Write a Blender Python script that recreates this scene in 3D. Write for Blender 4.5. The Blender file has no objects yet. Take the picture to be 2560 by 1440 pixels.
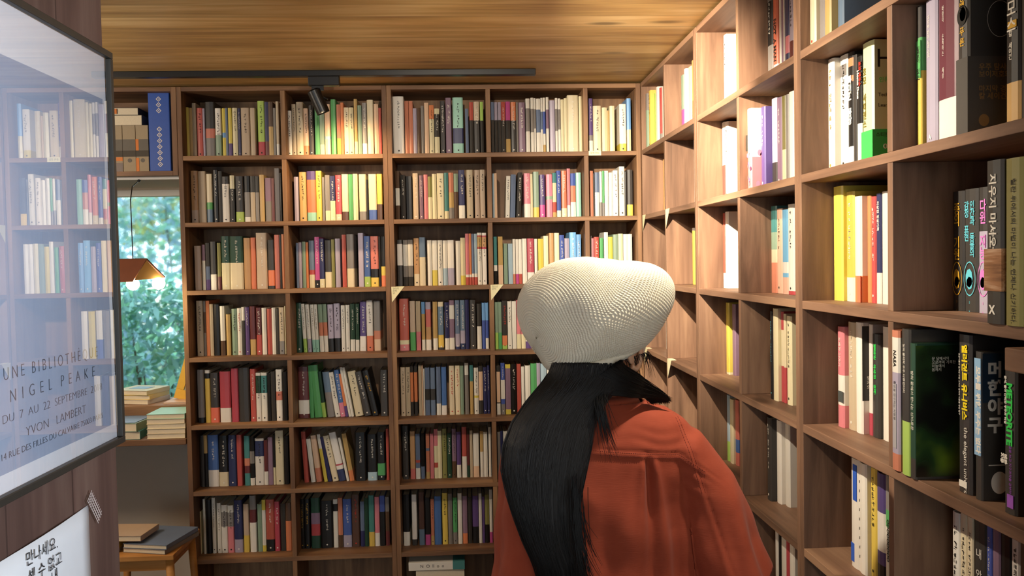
import bpy, math, random
import numpy as np
from mathutils import Vector, Matrix

# ---------------------------------------------------------------- camera
FPX = 2147.313
YAW, PITCH, ROLL = math.radians(3.05868), math.radians(1.87711), math.radians(1.06692)
CAM = Vector((1.23187, -3.80309, 1.62))
fwd = Vector((math.sin(YAW)*math.cos(PITCH), math.cos(YAW)*math.cos(PITCH), -math.sin(PITCH)))
rgt = Vector((math.cos(YAW), -math.sin(YAW), 0.0)); dwn = fwd.cross(rgt)
r2 = math.cos(ROLL)*rgt + math.sin(ROLL)*dwn; d2 = -math.sin(ROLL)*rgt + math.cos(ROLL)*dwn
cd = bpy.data.cameras.new('camera'); cam = bpy.data.objects.new('camera', cd)
bpy.context.scene.collection.objects.link(cam)
cam.matrix_world = Matrix(((r2.x, -d2.x, -fwd.x, CAM.x), (r2.y, -d2.y, -fwd.y, CAM.y), (r2.z, -d2.z, -fwd.z, CAM.z), (0, 0, 0, 1)))
cd.sensor_width = 36.0; cd.lens = 36.0*FPX/2560.0; cd.clip_start = 0.05; cd.clip_end = 200
sc = bpy.context.scene; sc.camera = cam
COL = sc.collection

# ---------------------------------------------------------------- world, sun, lights, exposure
w = bpy.data.worlds.new('world'); sc.world = w; w.use_nodes = True
bg = w.node_tree.nodes['Background']; bg.inputs[0].default_value = (0.70, 0.87, 1.0, 1); bg.inputs[1].default_value = 4.0
vs = sc.view_settings
vs.view_transform = 'Standard'; vs.look = 'None'; vs.exposure = 0.0; vs.gamma = 1.0; vs.use_curve_mapping = False
sc.cycles.max_bounces = 8; sc.cycles.diffuse_bounces = 4; sc.cycles.glossy_bounces = 4; sc.cycles.transmission_bounces = 6
sc.cycles.sample_clamp_indirect = 6.0; sc.cycles.caustics_reflective = False; sc.cycles.caustics_refractive = False
def light(name, kind, loc, energy, color, target=None, **kw):
    l = bpy.data.lights.new(name, kind); l.energy = energy; l.color = color
    for k, v in kw.items(): setattr(l, k, v)
    o = bpy.data.objects.new(name, l); COL.objects.link(o); o.location = loc
    if target is not None: o.rotation_euler = (Vector(target)-Vector(loc)).to_track_quat('-Z', 'Y').to_euler()
    return o
WARM = (1.0, 0.86, 0.68); WARM2 = (1.0, 0.68, 0.36); COOL = (0.80, 0.90, 1.0)
light('sun', 'SUN', (-3, 6, 9), 11.0, (1.0, 0.97, 0.9), target=(-0.5, 1.6, 0), angle=0.01)
# track spots (their housings are built with the ceiling tracks below)
light('spot_far_bookcase', 'SPOT', (0.668, -0.30, 2.215), 22, WARM2, target=(0.72, 0.02, 1.93), spot_size=math.radians(105), spot_blend=0.9, shadow_soft_size=0.02)
light('spot_right_near', 'SPOT', (0.95, -2.02, 2.285), 150, WARM, target=(2.05, -1.93, 1.70), spot_size=math.radians(70), spot_blend=1.0, shadow_soft_size=0.012)
light('spot_right_far', 'SPOT', (1.36, -1.74, 2.285), 350, WARM, target=(2.06, -0.75, 1.86), spot_size=math.radians(75), spot_blend=1.0, shadow_soft_size=0.012)
light('spot_centre', 'SPOT', (1.15, -1.85, 2.285), 62, WARM, target=(1.35, 0.0, 1.65), spot_size=math.radians(85), spot_blend=1.0, shadow_soft_size=0.03)
light('spot_aisle', 'SPOT', (1.84, -2.30, 2.30), 75, WARM, target=(1.60, -2.13, 1.5), spot_size=math.radians(50), spot_blend=0.8, shadow_soft_size=0.02)
# added fill lights out of view; their lamps and side window are made up
light('fill_area_behind', 'AREA', (1.2, -4.9, 2.36), 16, (1.0, 0.87, 0.72), target=(1.2, -4.3, 0), shape='RECTANGLE', size=1.4, size_y=0.9)  # added soft fill at ceiling height, no fixture built
light('fill_point_behind', 'POINT', (1.35, -4.75, 1.95), 12, (1.0, 0.86, 0.70), shadow_soft_size=0.15)  # added fill behind the camera for ceiling and far wall
light('fill_point_left', 'POINT', (-1.0, -1.25, 2.08), 50, (1.0, 0.86, 0.70), shadow_soft_size=0.12)  # added to brighten the ceiling, hidden behind the partition
light('poster_fill_cool', 'AREA', (2.28, -3.35, 1.60), 10, COOL, target=(0.65, -2.58, 1.62), shape='RECTANGLE', size=0.9, size_y=1.1, spread=math.radians(62))  # added cool fill narrowed onto the poster; no window is built

# ---------------------------------------------------------------- helpers
RND = random.Random(7)
def srgb(h):
    h = h.lstrip('#'); c = [int(h[i:i+2], 16)/255 for i in (0, 2, 4)]
    return tuple(x/12.92 if x <= 0.04045 else ((x+0.055)/1.055)**2.4 for x in c)
def tagp(o, label=None, cat=None, group=None, kind=None):
    if label: o['label'] = label
    if cat: o['category'] = cat
    if group: o['group'] = group
    if kind: o['kind'] = kind
    return o
def empty(name, loc=(0, 0, 0), rot=(0, 0, 0)):
    o = bpy.data.objects.new(name, None); COL.objects.link(o); o.location = loc; o.rotation_euler = rot
    o.empty_display_size = 0.05
    return o
class MB:
    """collects polygons of one part"""
    def __init__(s): s.v = []; s.f = []; s.m = []
    def poly(s, pts, mi=0):
        n = len(s.v); s.v += [tuple(p) for p in pts]; s.f.append(tuple(range(n, n+len(pts)))); s.m.append(mi)
    def box(s, a, b, mi=0, T=None):
        x0, y0, z0 = a; x1, y1, z1 = b
        P = [(x0,y0,z0),(x1,y0,z0),(x1,y1,z0),(x0,y1,z0),(x0,y0,z1),(x1,y0,z1),(x1,y1,z1),(x0,y1,z1)]
        if T is not None: P = [tuple(T @ Vector(p)) for p in P]
        n = len(s.v); s.v += P
        for q in ((0,3,2,1),(4,5,6,7),(0,1,5,4),(1,2,6,5),(2,3,7,6),(3,0,4,7)):
            s.f.append(tuple(n+i for i in q)); s.m.append(mi)
    def tube(s, p0, p1, r0, r1=None, n=16, mi=0, cap=True):
        r1 = r0 if r1 is None else r1
        p0 = Vector(p0); p1 = Vector(p1); d = (p1-p0).normalized()
        a = d.orthogonal().normalized(); b = d.cross(a); k = len(s.v)
        for p, r in ((p0, r0), (p1, r1)):
            for i in range(n):
                t = 2*math.pi*i/n; s.v.append(tuple(p + r*(math.cos(t)*a + math.sin(t)*b)))
        for i in range(n):
            j = (i+1) % n; s.f.append((k+i, k+j, k+n+j, k+n+i)); s.m.append(mi)
        if cap:
            s.f.append(tuple(k+n-1-i for i in range(n))); s.m.append(mi)
            s.f.append(tuple(k+n+i for i in range(n))); s.m.append(mi)
    def loft(s, rings, mi=0, close=True, cap=True):
        k = len(s.v); n = len(rings[0])
        for r in rings: s.v += [tuple(p) for p in r]
        for a in range(len(rings)-1):
            for i in range(n if close else n-1):
                j = (i+1) % n; s.f.append((k+a*n+i, k+a*n+j, k+(a+1)*n+j, k+(a+1)*n+i)); s.m.append(mi)
        if cap:
            s.f.append(tuple(k+n-1-i for i in range(n))); s.m.append(mi)
            e = k+(len(rings)-1)*n; s.f.append(tuple(e+i for i in range(n))); s.m.append(mi)
    def mesh(s, name, mats, smooth=False):
        me = bpy.data.meshes.new(name); me.from_pydata(s.v, [], s.f)
        for m in mats: me.materials.append(m)
        me.polygons.foreach_set('material_index', s.m)
        if smooth: me.polygons.foreach_set('use_smooth', [True]*len(s.f))
        me.update(); return me
    def build(s, name, mats, parent=None, smooth=False, bevel=0):
        if not isinstance(mats, (list, tuple)): mats = [mats]
        o = bpy.data.objects.new(name, s.mesh(name, mats, smooth)); COL.objects.link(o)
        if parent: o.parent = parent
        if bevel:
            b = o.modifiers.new('bevel', 'BEVEL'); b.width = bevel; b.segments = 2; b.limit_method = 'ANGLE'
        return o
def boxo(name, a, b, mat, parent=None, bevel=0):
    m = MB(); m.box(a, b); return m.build(name, mat, parent, bevel=bevel)
def ring(c, a, b, rx, ry, n=32, p=2.0):
    c = Vector(c); a = Vector(a); b = Vector(b); out = []
    for i in range(n):
        t = 2*math.pi*i/n; ct, st = math.cos(t), math.sin(t)
        out.append(c + a*rx*math.copysign(abs(ct)**(2/p), ct) + b*ry*math.copysign(abs(st)**(2/p), st))
    return out

# ---------------------------------------------------------------- materials
def newmat(name, rough=0.6, spec=0.4):
    m = bpy.data.materials.new(name); m.use_nodes = True; nt = m.node_tree; b = nt.nodes['Principled BSDF']
    b.inputs['Roughness'].default_value = rough
    b.inputs['Specular IOR Level'].default_value = spec
    return m, nt, b
def N(nt, t, **kw):
    n = nt.nodes.new(t)
    for k, v in kw.items(): setattr(n, k, v)
    return n
def plain(name, hexc, rough=0.6, spec=0.4, jit=0.06, bump=0.0, scale=60, metal=0):
    """base colour with a fine noise of its own"""
    m, nt, b = newmat(name, rough, spec)
    c = srgb(hexc) if isinstance(hexc, str) else hexc
    tc = N(nt, 'ShaderNodeTexCoord'); no = N(nt, 'ShaderNodeTexNoise'); no.inputs['Scale'].default_value = scale
    no.inputs['Detail'].default_value = 3
    nt.links.new(tc.outputs['Object'], no.inputs['Vector'])
    mx = N(nt, 'ShaderNodeMix', data_type='RGBA')
    nt.links.new(no.outputs['Fac'], mx.inputs['Factor'])
    mx.inputs['A'].default_value = tuple(x*(1-jit) for x in c)+(1,); mx.inputs['B'].default_value = tuple(min(1, x*(1+jit)) for x in c)+(1,)
    nt.links.new(mx.outputs['Result'], b.inputs['Base Color'])
    b.inputs['Metallic'].default_value = metal
    if bump:
        bp = N(nt, 'ShaderNodeBump'); bp.inputs['Strength'].default_value = bump; bp.inputs['Distance'].default_value = 0.001
        nt.links.new(no.outputs['Fac'], bp.inputs['Height']); nt.links.new(bp.outputs['Normal'], b.inputs['Normal'])
    return m
def wood(name, c1, c2, c3, axis, rough=0.55, scale=1.0, knots=True, planks=None, spec=0.35):
    """stained softwood; axis = grain direction; planks = (axis across, width)"""
    m, nt, b = newmat(name, rough, spec); L = nt.links.new
    geo = N(nt, 'ShaderNodeNewGeometry'); sep = N(nt, 'ShaderNodeSeparateXYZ'); L(geo.outputs['Position'], sep.inputs[0])
    oi = N(nt, 'ShaderNodeObjectInfo')
    off = N(nt, 'ShaderNodeMath', operation='MULTIPLY'); L(oi.outputs['Random'], off.inputs[0]); off.inputs[1].default_value = 37.0
    seed = off.outputs[0]; plankr = None; joint = None
    if planks:
        ax, wd = planks
        dv = N(nt, 'ShaderNodeMath', operation='DIVIDE'); L(sep.outputs[ax], dv.inputs[0]); dv.inputs[1].default_value = wd
        fl = N(nt, 'ShaderNodeMath', operation='FLOOR'); L(dv.outputs[0], fl.inputs[0])
        fr = N(nt, 'ShaderNodeMath', operation='FRACT'); L(dv.outputs[0], fr.inputs[0])
        wn = N(nt, 'ShaderNodeTexWhiteNoise', noise_dimensions='1D'); L(fl.outputs[0], wn.inputs['W']); plankr = wn.outputs['Value']
        ml = N(nt, 'ShaderNodeMath', operation='MULTIPLY'); L(wn.outputs['Value'], ml.inputs[0]); ml.inputs[1].default_value = 41.0
        seed = ml.outputs[0]
        j1 = N(nt, 'ShaderNodeMath', operation='LESS_THAN'); L(fr.outputs[0], j1.inputs[0]); j1.inputs[1].default_value = 0.022; joint = j1.outputs[0]
    cb = N(nt, 'ShaderNodeCombineXYZ')
    for i, k in enumerate('XYZ'):
        mu = N(nt, 'ShaderNodeMath', operation='MULTIPLY'); L(sep.outputs[i], mu.inputs[0]); mu.inputs[1].default_value = (1.6 if i == axis else 22.0)*scale
        L(mu.outputs[0], cb.inputs[i])
    no = N(nt, 'ShaderNodeTexNoise', noise_dimensions='4D'); L(cb.outputs[0], no.inputs['Vector']); L(seed, no.inputs['W'])
    no.inputs['Scale'].default_value = 1.0; no.inputs['Detail'].default_value = 6; no.inputs['Roughness'].default_value = 0.6; no.inputs['Distortion'].default_value = 0.6
    # broad tone
    cb2 = N(nt, 'ShaderNodeCombineXYZ')
    for i in range(3):
        mu = N(nt, 'ShaderNodeMath', operation='MULTIPLY'); L(sep.outputs[i], mu.inputs[0]); mu.inputs[1].default_value = (1.5 if i == axis else 5.0)*scale
        L(mu.outputs[0], cb2.inputs[i])
    n2 = N(nt, 'ShaderNodeTexNoise', noise_dimensions='4D'); L(cb2.outputs[0], n2.inputs['Vector']); L(seed, n2.inputs['W']); n2.inputs['Detail'].default_value = 2; n2.inputs['Scale'].default_value = 1.0
    ad = N(nt, 'ShaderNodeMath', operation='MULTIPLY_ADD'); L(no.outputs['Fac'], ad.inputs[0]); ad.inputs[1].default_value = 0.55
    hf = N(nt, 'ShaderNodeMath', operation='MULTIPLY'); L(n2.outputs['Fac'], hf.inputs[0]); hf.inputs[1].default_value = 0.45; L(hf.outputs[0], ad.inputs[2])
    cr = N(nt, 'ShaderNodeValToRGB'); L(ad.outputs[0], cr.inputs[0])
    e = cr.color_ramp.elements; e[0].position = 0.37; e[0].color = srgb(c1)+(1,); e[1].position = 0.61; e[1].color = srgb(c3)+(1,)
    em = cr.color_ramp.elements.new(0.5); em.color = srgb(c2)+(1,)
    col = cr.outputs['Color']
    if knots:
        vo = N(nt, 'ShaderNodeTexVoronoi', feature='F1'); cb3 = N(nt, 'ShaderNodeCombineXYZ')
        for i in range(3):
            mu = N(nt, 'ShaderNodeMath', operation='MULTIPLY'); L(sep.outputs[i], mu.inputs[0]); mu.inputs[1].default_value = (1.7 if i == axis else 0.0 if (planks and i != planks[0]) else 5.0)
            L(mu.outputs[0], cb3.inputs[i])
        L(cb3.outputs[0], vo.inputs['Vector']); vo.inputs['Scale'].default_value = 1.0
        kr = N(nt, 'ShaderNodeMapRange'); L(vo.outputs['Distance'], kr.inputs[0]); kr.inputs[1].default_value = 0.05; kr.inputs[2].default_value = 0.13; kr.inputs[3].default_value = 0.75; kr.inputs[4].default_value = 0.0
        mk = N(nt, 'ShaderNodeMix', data_type='RGBA'); L(kr.outputs[0], mk.inputs['Factor']); L(col, mk.inputs['A']); mk.inputs['B'].default_value = tuple(x*0.35 for x in srgb(c1))+(1,)
        col = mk.outputs['Result']
    if planks:
        hs = N(nt, 'ShaderNodeHueSaturation'); L(col, hs.inputs['Color'])
        mr = N(nt, 'ShaderNodeMapRange'); L(plankr, mr.inputs[0]); mr.inputs[3].default_value = 0.80; mr.inputs[4].default_value = 1.16; L(mr.outputs[0], hs.inputs['Value'])
        mj = N(nt, 'ShaderNodeMix', data_type='RGBA'); jf = N(nt, 'ShaderNodeMath', operation='MULTIPLY'); L(joint, jf.inputs[0]); jf.inputs[1].default_value = 0.7
        L(jf.outputs[0], mj.inputs['Factor']); L(hs.outputs[0], mj.inputs['A']); mj.inputs['B'].default_value = tuple(x*0.5 for x in srgb(c1))+(1,)
        col = mj.outputs['Result']
    L(col, b.inputs['Base Color'])
    bp = N(nt, 'ShaderNodeBump'); bp.inputs['Strength'].default_value = 0.25; bp.inputs['Distance'].default_value = 0.002
    L(no.outputs['Fac'], bp.inputs['Height']); L(bp.outputs['Normal'], b.inputs['Normal'])
    return m
BR = ('#5a4030', '#7e5d42', '#9c7754')
BR2 = ('#5f4737', '#866650', '#9f7d62')
WX = wood('stained_wood_x', *BR, 0); WY = wood('stained_wood_y', *BR2, 1); WZ = wood('stained_wood_z', *BR, 2); WZR = wood('stained_wood_upright_right', *BR2, 2)
CEIL = wood('ceiling_boards', '#a8804a', '#d0a868', '#e6c68c', 0, planks=(1, 0.128), rough=0.5)
PANEL = wood('partition_panel', '#43302b', '#564039', '#655047', 2, planks=(1, 0.19), knots=False, rough=0.6)
FLOORM = wood('floor_boards', '#4a3222', '#5d4130', '#6f4f3b', 1, planks=(0, 0.12))
PINE = wood('stool_pine', '#a06a30', '#b88040', '#c79252', 0, knots=False)
PLASTER = plain('plaster', '#b9ad9c', 0.85, 0.2, 0.05, 0.2, 12)
WHITEP = plain('white_paint', '#d8d4cc', 0.7, 0.3, 0.03, 0.1, 20)
BLACKM = plain('black_metal', '#161412', 0.38, 0.5, 0.1, 0.05, 30)
PAGES = plain('page_edges', '#e2d5ba', 0.8, 0.2, 0.10, 0.3, 260)
PAPER = plain('note_paper', '#ece6bd', 0.8, 0.2, 0.04)

PAL = dict(y=('#dcc01c','yellow'), tn=('#c4984e','tan'), bg=('#c6ae8e','beige'), r=('#b8201c','red'), li=('#aaa0b4','lilac'), dg=('#3c3834','dark grey'),
 w=('#e8e2d4','white'), c=('#e2d4a8','cream'), gb=('#627894','slate blue'), p=('#553c7e','purple'), nb=('#242c5c','navy'), lm=('#a8cc4a','lime green'),
 pg=('#d6dc9e','pale green'), n=('#5a3c28','brown'), g=('#87807a','grey'), k=('#181513','black'), gn=('#48a852','green'), gt=('#88a287','sage green'), ph=('#e6b894','peach'),
 o=('#dd6a20','orange'), sa=('#cc6a4a','salmon'), lb=('#a2c0cc','pale blue'), sb=('#5ca6dc','sky blue'), b=('#2c56a6','blue'), dn=('#1e4530','dark green'),
 mi=('#8ecab2','mint'), mg=('#c42a90','magenta'), pk=('#da7080','pink'), mv=('#8c6c84','mauve'), dr=('#66222a','maroon'), ol=('#86803c','olive'), t=('#3a8680','teal'))
def bookmat(name, hexc, rough=0.42):
    m, nt, b = newmat(name, rough, 0.45); L = nt.links.new
    oi = N(nt, 'ShaderNodeObjectInfo'); hs = N(nt, 'ShaderNodeHueSaturation')
    mr = N(nt, 'ShaderNodeMapRange'); L(oi.outputs['Random'], mr.inputs[0]); mr.inputs[3].default_value = 0.88; mr.inputs[4].default_value = 1.10
    L(mr.outputs[0], hs.inputs['Value'])
    ml = N(nt, 'ShaderNodeMath', operation='MULTIPLY'); L(oi.outputs['Random'], ml.inputs[0]); ml.inputs[1].default_value = 7.3
    fr = N(nt, 'ShaderNodeMath', operation='FRACT'); L(ml.outputs[0], fr.inputs[0])
    m2 = N(nt, 'ShaderNodeMapRange'); L(fr.outputs[0], m2.inputs[0]); m2.inputs[3].default_value = 0.485; m2.inputs[4].default_value = 0.515
    L(m2.outputs[0], hs.inputs['Hue'])
    tc = N(nt, 'ShaderNodeTexCoord'); no = N(nt, 'ShaderNodeTexNoise'); L(tc.outputs['Object'], no.inputs['Vector']); no.inputs['Scale'].default_value = 18
    mx = N(nt, 'ShaderNodeMix', data_type='RGBA'); L(no.outputs['Fac'], mx.inputs['Factor']); c = srgb(hexc)
    mx.inputs['A'].default_value = tuple(x*0.93 for x in c)+(1,); mx.inputs['B'].default_value = tuple(min(1, x*1.05) for x in c)+(1,)
    hs.inputs['Saturation'].default_value = .88
    L(mx.outputs['Result'], hs.inputs['Color']); L(hs.outputs[0], b.inputs['Base Color'])
    return m
BM = {k: bookmat('cover_'+v[1].replace(' ', '_'), v[0]) for k, v in PAL.items()}
INK = {'k': plain('ink_black', '#26211d', 0.6), 'w': plain('ink_white', '#e6e0d2', 0.6), 'r': plain('ink_red', '#c03020', 0.6), 'y': plain('ink_gold', '#d0a030', 0.5),
       'q': plain('ink_yellow', '#f2d81c', 0.6), 'h': plain('ink_olive', '#7d7028', 0.6), 'd': plain('ink_dull_gold', '#8a6a40', 0.6), 'c': plain('ink_cyan', '#62c4d4', 0.6), 'p': plain('ink_pink', '#dc7cc8', 0.6), 'g': plain('ink_green', '#34c850', 0.6), 'o': plain('ink_orange', '#d8703c', 0.6),
       'v': plain('ink_violet', '#9a58b8', 0.6), 'b': plain('ink_blue', '#2f5cc0', 0.6)}

# ---------------------------------------------------------------- room shell
CZ = 2.402
def struct(name, m, mat, bevel=0): return tagp(m.build(name, mat, bevel=bevel), kind='structure')
m = MB(); m.box((-2.4, -7.6, -0.06), (2.46, 0.55, 0.0)); struct('floor', m, FLOORM)
m = MB(); m.box((-2.4, -7.6, CZ), (2.46, 0.55, CZ+0.06)); struct('ceiling', m, CEIL)
m = MB(); m.box((2.36, -7.6, 0), (2.46, 0.55, CZ)); struct('wall_right', m, PLASTER)
m = MB(); m.box((-2.4, -7.6, 0), (-2.3, 0.55, CZ)); struct('wall_left', m, PLASTER)
WX0, WX1, WZ0, WZ1 = -1.25, 0.12, 0.93, 1.99
m = MB(); m.box((WX1, 0.45, 0), (2.36, 0.55, CZ)); m.box((-2.3, 0.45, 0), (WX0, 0.55, CZ))
m.box((WX0, 0.45, 0), (WX1, 0.55, WZ0)); m.box((WX0, 0.45, WZ1), (WX1, 0.55, CZ)); struct('wall_back', m, PLASTER)
m = MB(); m.box((-2.3, -7.6, 0), (2.36, -7.5, 0.7)); m.box((-2.3, -7.6, 2.3), (2.36, -7.5, CZ)); m.box((-2.3, -7.6, 0.7), (-1.6, -7.5, 2.3)); struct('wall_front', m, PLASTER)
# window in the back wall: frame, pane
m = MB()
for a, b in (((WX0, .45, WZ0), (WX0+.045, .51, WZ1)), ((WX1-.045, .45, WZ0), (WX1, .51, WZ1)), ((WX0, .45, WZ1-.03), (WX1, .51, WZ1)), ((WX0, .45, WZ0), (WX1, .51, WZ0+.03))): m.box(a, b)
wf = struct('window_1', m, WHITEP, 0.002)
gl, nt, b = newmat('window_glass', 0.13, 0.5); b.inputs['Transmission Weight'].default_value = 1; b.inputs['IOR'].default_value = 1.08; b.inputs['Base Color'].default_value = (0.93, 1, 0.98, 1)
tc = N(nt, 'ShaderNodeTexCoord'); vo = N(nt, 'ShaderNodeTexVoronoi'); vo.inputs['Scale'].default_value = 150; nt.links.new(tc.outputs['Object'], vo.inputs['Vector'])
bp = N(nt, 'ShaderNodeBump'); bp.inputs['Strength'].default_value = 0.045; bp.inputs['Distance'].default_value = 0.002; nt.links.new(vo.outputs['Distance'], bp.inputs['Height']); nt.links.new(bp.outputs['Normal'], b.inputs['Normal'])
boxo('pane', (WX0+.045, .475, WZ0+.03), (WX1-.045, .479, WZ1-.03), gl, wf)
m = MB(); m.box((-2.3, 0.045, 2.0), (0.0, 0.45, 2.012)); struct('trim_1', m, WHITEP)
# partition on the left that carries the poster
PX = 0.626
m = MB(); m.box((0.50, -5.2, 0), (PX, -2.302, CZ)); struct('wall_partition', m, PANEL, 0.002)

# ---------------------------------------------------------------- bookcases
ZS = [2.393, 2.095, 1.807, 1.511, 1.218, 0.921, 0.629, 0.327, 0.035]
TH = 0.0195
DEP = 0.27
def case_back(x0, x1, divs, label):
    e = empty('bookcase', ((x0+x1)/2, 0.0, 0)); tagp(e, label, 'bookcase'); ox = (x0+x1)/2
    def part(n, a, b, mat): return boxo(n, (a[0]-ox, a[1], a[2]), (b[0]-ox, b[1], b[2]), mat, e, 0.0012)
    part('side_panel', (x0, 0, 0), (x0+.02, DEP, ZS[0]), WZ); part('side_panel', (x1-.02, 0, 0), (x1, DEP, ZS[0]), WZ)
    part('back_panel', (x0+.02, DEP-.006, .01), (x1-.02, DEP, ZS[0]), WZ)
    for i, z in enumerate(ZS): part('top_board' if i == 0 else 'shelf', (x0+.02, 0.0, z-TH), (x1-.02, DEP-.006, z), WX)
    for d in divs:
        for i in range(1, 9): part('divider', (d-.01, .001, ZS[i]), (d+.01, DEP-.006, ZS[i-1]-TH), WZ)
    return e
RWX = 2.022; RD = 0.30
def case_right(y0, y1, div, label):
    e = empty('bookcase', (RWX, (y0+y1)/2, 0)); tagp(e, label, 'bookcase'); oy = (y0+y1)/2
    def part(n, a, b, mat):
        A = (a[0], min(a[1], b[1])-oy, a[2]); B = (b[0], max(a[1], b[1])-oy, b[2]); return boxo(n, A, B, mat, e, 0.0012)
    part('side_panel', (0, y0, 0), (RD, y0-.02, ZS[0]), WZR); part('side_panel', (0, y1+.02, 0), (RD, y1, ZS[0]), WZR)
    part('back_panel', (RD-.006, y0-.02, .01), (RD, y1+.02, ZS[0]), WZR)
    for i, z in enumerate(ZS): part('top_board' if i == 0 else 'shelf', (0, y0-.02, z-TH), (RD-.006, y1+.02, z), WY)
    for i in range(1, 9): part('divider', (.001, div-.01, ZS[i]), (RD-.006, div+.01, ZS[i-1]-TH), WZR)
    return e
case_back(0.0, 0.8995, [0.4515], 'brown wooden two-bay bookcase against the far wall, beside the window')
case_back(0.9005, 2.021, [1.344, 1.776], 'brown wooden three-bay bookcase against the far wall, running into the corner')
case_right(0.0, -0.9013, -0.442, 'brown wooden bookcase on the right wall, in the far corner')
case_right(-0.9023, -1.799, -1.353, 'brown wooden bookcase on the right wall, middle one of three')
case_right(-1.80, -2.66, -2.240, 'brown wooden bookcase on the right wall, nearest the camera')
# wall cupboard above the window: open box shelf
e = empty('wall_shelf', (-0.5, 0, 2.0)); tagp(e, 'open brown wooden box shelf hung above the window', 'shelf')
boxo('side_panel', (.476, 0, .012), (.4985, DEP, .393), WZ, e, .0012); boxo('side_panel', (-.46, 0, .012), (-.44, DEP, .393), WZ, e, .0012)
boxo('top_board', (-.44, 0, .3735), (.476, DEP-.006, .393), WX, e, .0012); boxo('bottom_board', (-.44, 0, .012), (.476, DEP-.006, .032), WX, e, .0012)
boxo('back_panel', (-.44, DEP-.006, .012), (.476, DEP, .393), WX, e)
# ledge and bench under the window
tagp(boxo('window_ledge', (-1.4, .20, .928), (-.003, .45, .983), WX, None, .002), 'dark brown wooden ledge right under the window', 'ledge')
e = empty('wall_bench', (-.7, 0, .84)); tagp(e, 'brown wooden bench board below the window ledge carrying book stacks', 'shelf')
boxo('board', (-.7, -.005, .0), (.697, .45, .0255), WX, e, .002); boxo('bracket', (-.3, .03, -.12), (-.27, .45, .0), WZ, e, .002)

# ---------------------------------------------------------------- books
SPECIAL = {'HS': 'pg', 'CO': 'k', 'RD': 'dr', 'YE': 'y', 'DA': 'dg', 'DC': 'dg', 'DE': 'dg', 'X1': 'dg', 'X2': 'ol', 'GK': 'dg', 'EU': 'dg', 'MH': 'dg', 'ME': 'dg', 'W4': 'w', 'W5': 'w', 'BW': 'w'}
def parse(spec):
    out = []; z = 0.0; cur = None
    for i, s in enumerate(spec.split(':')):
        if i == 0:
            cur = s if s in SPECIAL else s.rstrip('0123456789'); out.append((0.0, SPECIAL.get(cur, cur)))
        else:
            k = s.rstrip('0123456789'); out.append((float(s[len(k):])/100, k))
    return out
def bookmesh(B, W, H, D, bands, ink, T=None, seed=0, simple=False):
    """adds one standing book to B; local: x width, y depth behind the spine, z up.  material keys returned by key()"""
    T = T or Matrix()
    bul = min(.003, W*.12)
    prof = [(0, D), (0, bul*1.6), (W*.12, bul*.5), (W*.5, 0), (W*.88, bul*.5), (W, bul*1.6), (W, D)]
    t = .0011
    inn = [(t, D), (t, bul*2+t), (W*.12, bul+t), (W*.5, t), (W*.88, bul+t), (W-t, bul*2+t), (W-t, D)]
    if simple: prof = [prof[0], prof[1], prof[3], prof[5], prof[6]]; inn = [inn[0], inn[1], inn[3], inn[5], inn[6]]
    lv = [H] + [H*(1-f) for f, k in bands[1:]] + [0.0]
    n = len(prof)
    for i in range(len(lv)-1):
        mi = B.key(bands[i][1]); za, zb = lv[i], lv[i+1]; k = len(B.v)
        for z in (za, zb):
            for (x, y) in prof: B.v.append(tuple(T @ Vector((x, y, z))))
        for j in range(n-1):
            B.f.append((k+n+j, k+n+j+1, k+j+1, k+j)); B.m.append(mi)
    mi = B.key(bands[0][1]); k = len(B.v)
    for (x, y) in prof: B.v.append(tuple(T @ Vector((x, y, H))))
    for (x, y) in inn: B.v.append(tuple(T @ Vector((x, y, H))))
    for (x, y) in inn: B.v.append(tuple(T @ Vector((x, y, H-.004))))
    for j in range(n-1):
        B.f.append((k+j, k+j+1, k+n+j+1, k+n+j)); B.m.append(mi)
        B.f.append((k+n+j, k+n+j+1, k+2*n+j+1, k+2*n+j)); B.m.append(mi)
    pg = B.key('PAGES')
    B.f.append(tuple(k+2*n+j for j in range(n))); B.m.append(pg)
    B.poly([T @ Vector(q) for q in ((W-t, D-.002, 0), (t, D-.002, 0), (t, D-.002, H-.004), (W-t, D-.002, H-.004))], pg)
    B.poly([T @ Vector(q) for q in ((0, bul, 0), (0, D, 0), (W, D, 0), (W, bul, 0))], mi)
    if ink:
        ik = B.key('I'+ink); R = random.Random(seed); s = min(W*.36, .009); z = H*(.93 - .05*R.random()); yy = -.0003
        end = H*(.40+.2*R.random()); cx = W*.5
        while z > end:
            # one small character: a few strokes
            for q in range(R.choice((3, 4))):
                if R.random() < .55:
                    a = R.uniform(-1, .2)*s*.5; b_ = a+s*R.uniform(.5, .8); h0 = z-s*R.random(); B.poly([T @ Vector(p) for p in ((cx+a, yy, h0), (cx+b_, yy, h0), (cx+b_, yy, h0+s*.16), (cx+a, yy, h0+s*.16))], ik)
                else:
                    a = R.uniform(-1, 1)*s*.45; h0 = z-s; B.poly([T @ Vector(p) for p in ((cx+a, yy, h0), (cx+a+s*.16, yy, h0), (cx+a+s*.16, yy, h0+s*R.uniform(.6, 1)), (cx+a, yy, h0+s*R.uniform(.6, 1)))], ik)
            z -= s*1.25
            if R.random() < .14: z -= s
        # publisher mark near the foot
        r = s*.4; zc = H*.07; B.poly([T @ Vector((cx+r*math.cos(a), yy, zc+r*math.sin(a))) for a in [i*math.pi/4 for i in range(8)]], ik)
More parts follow.
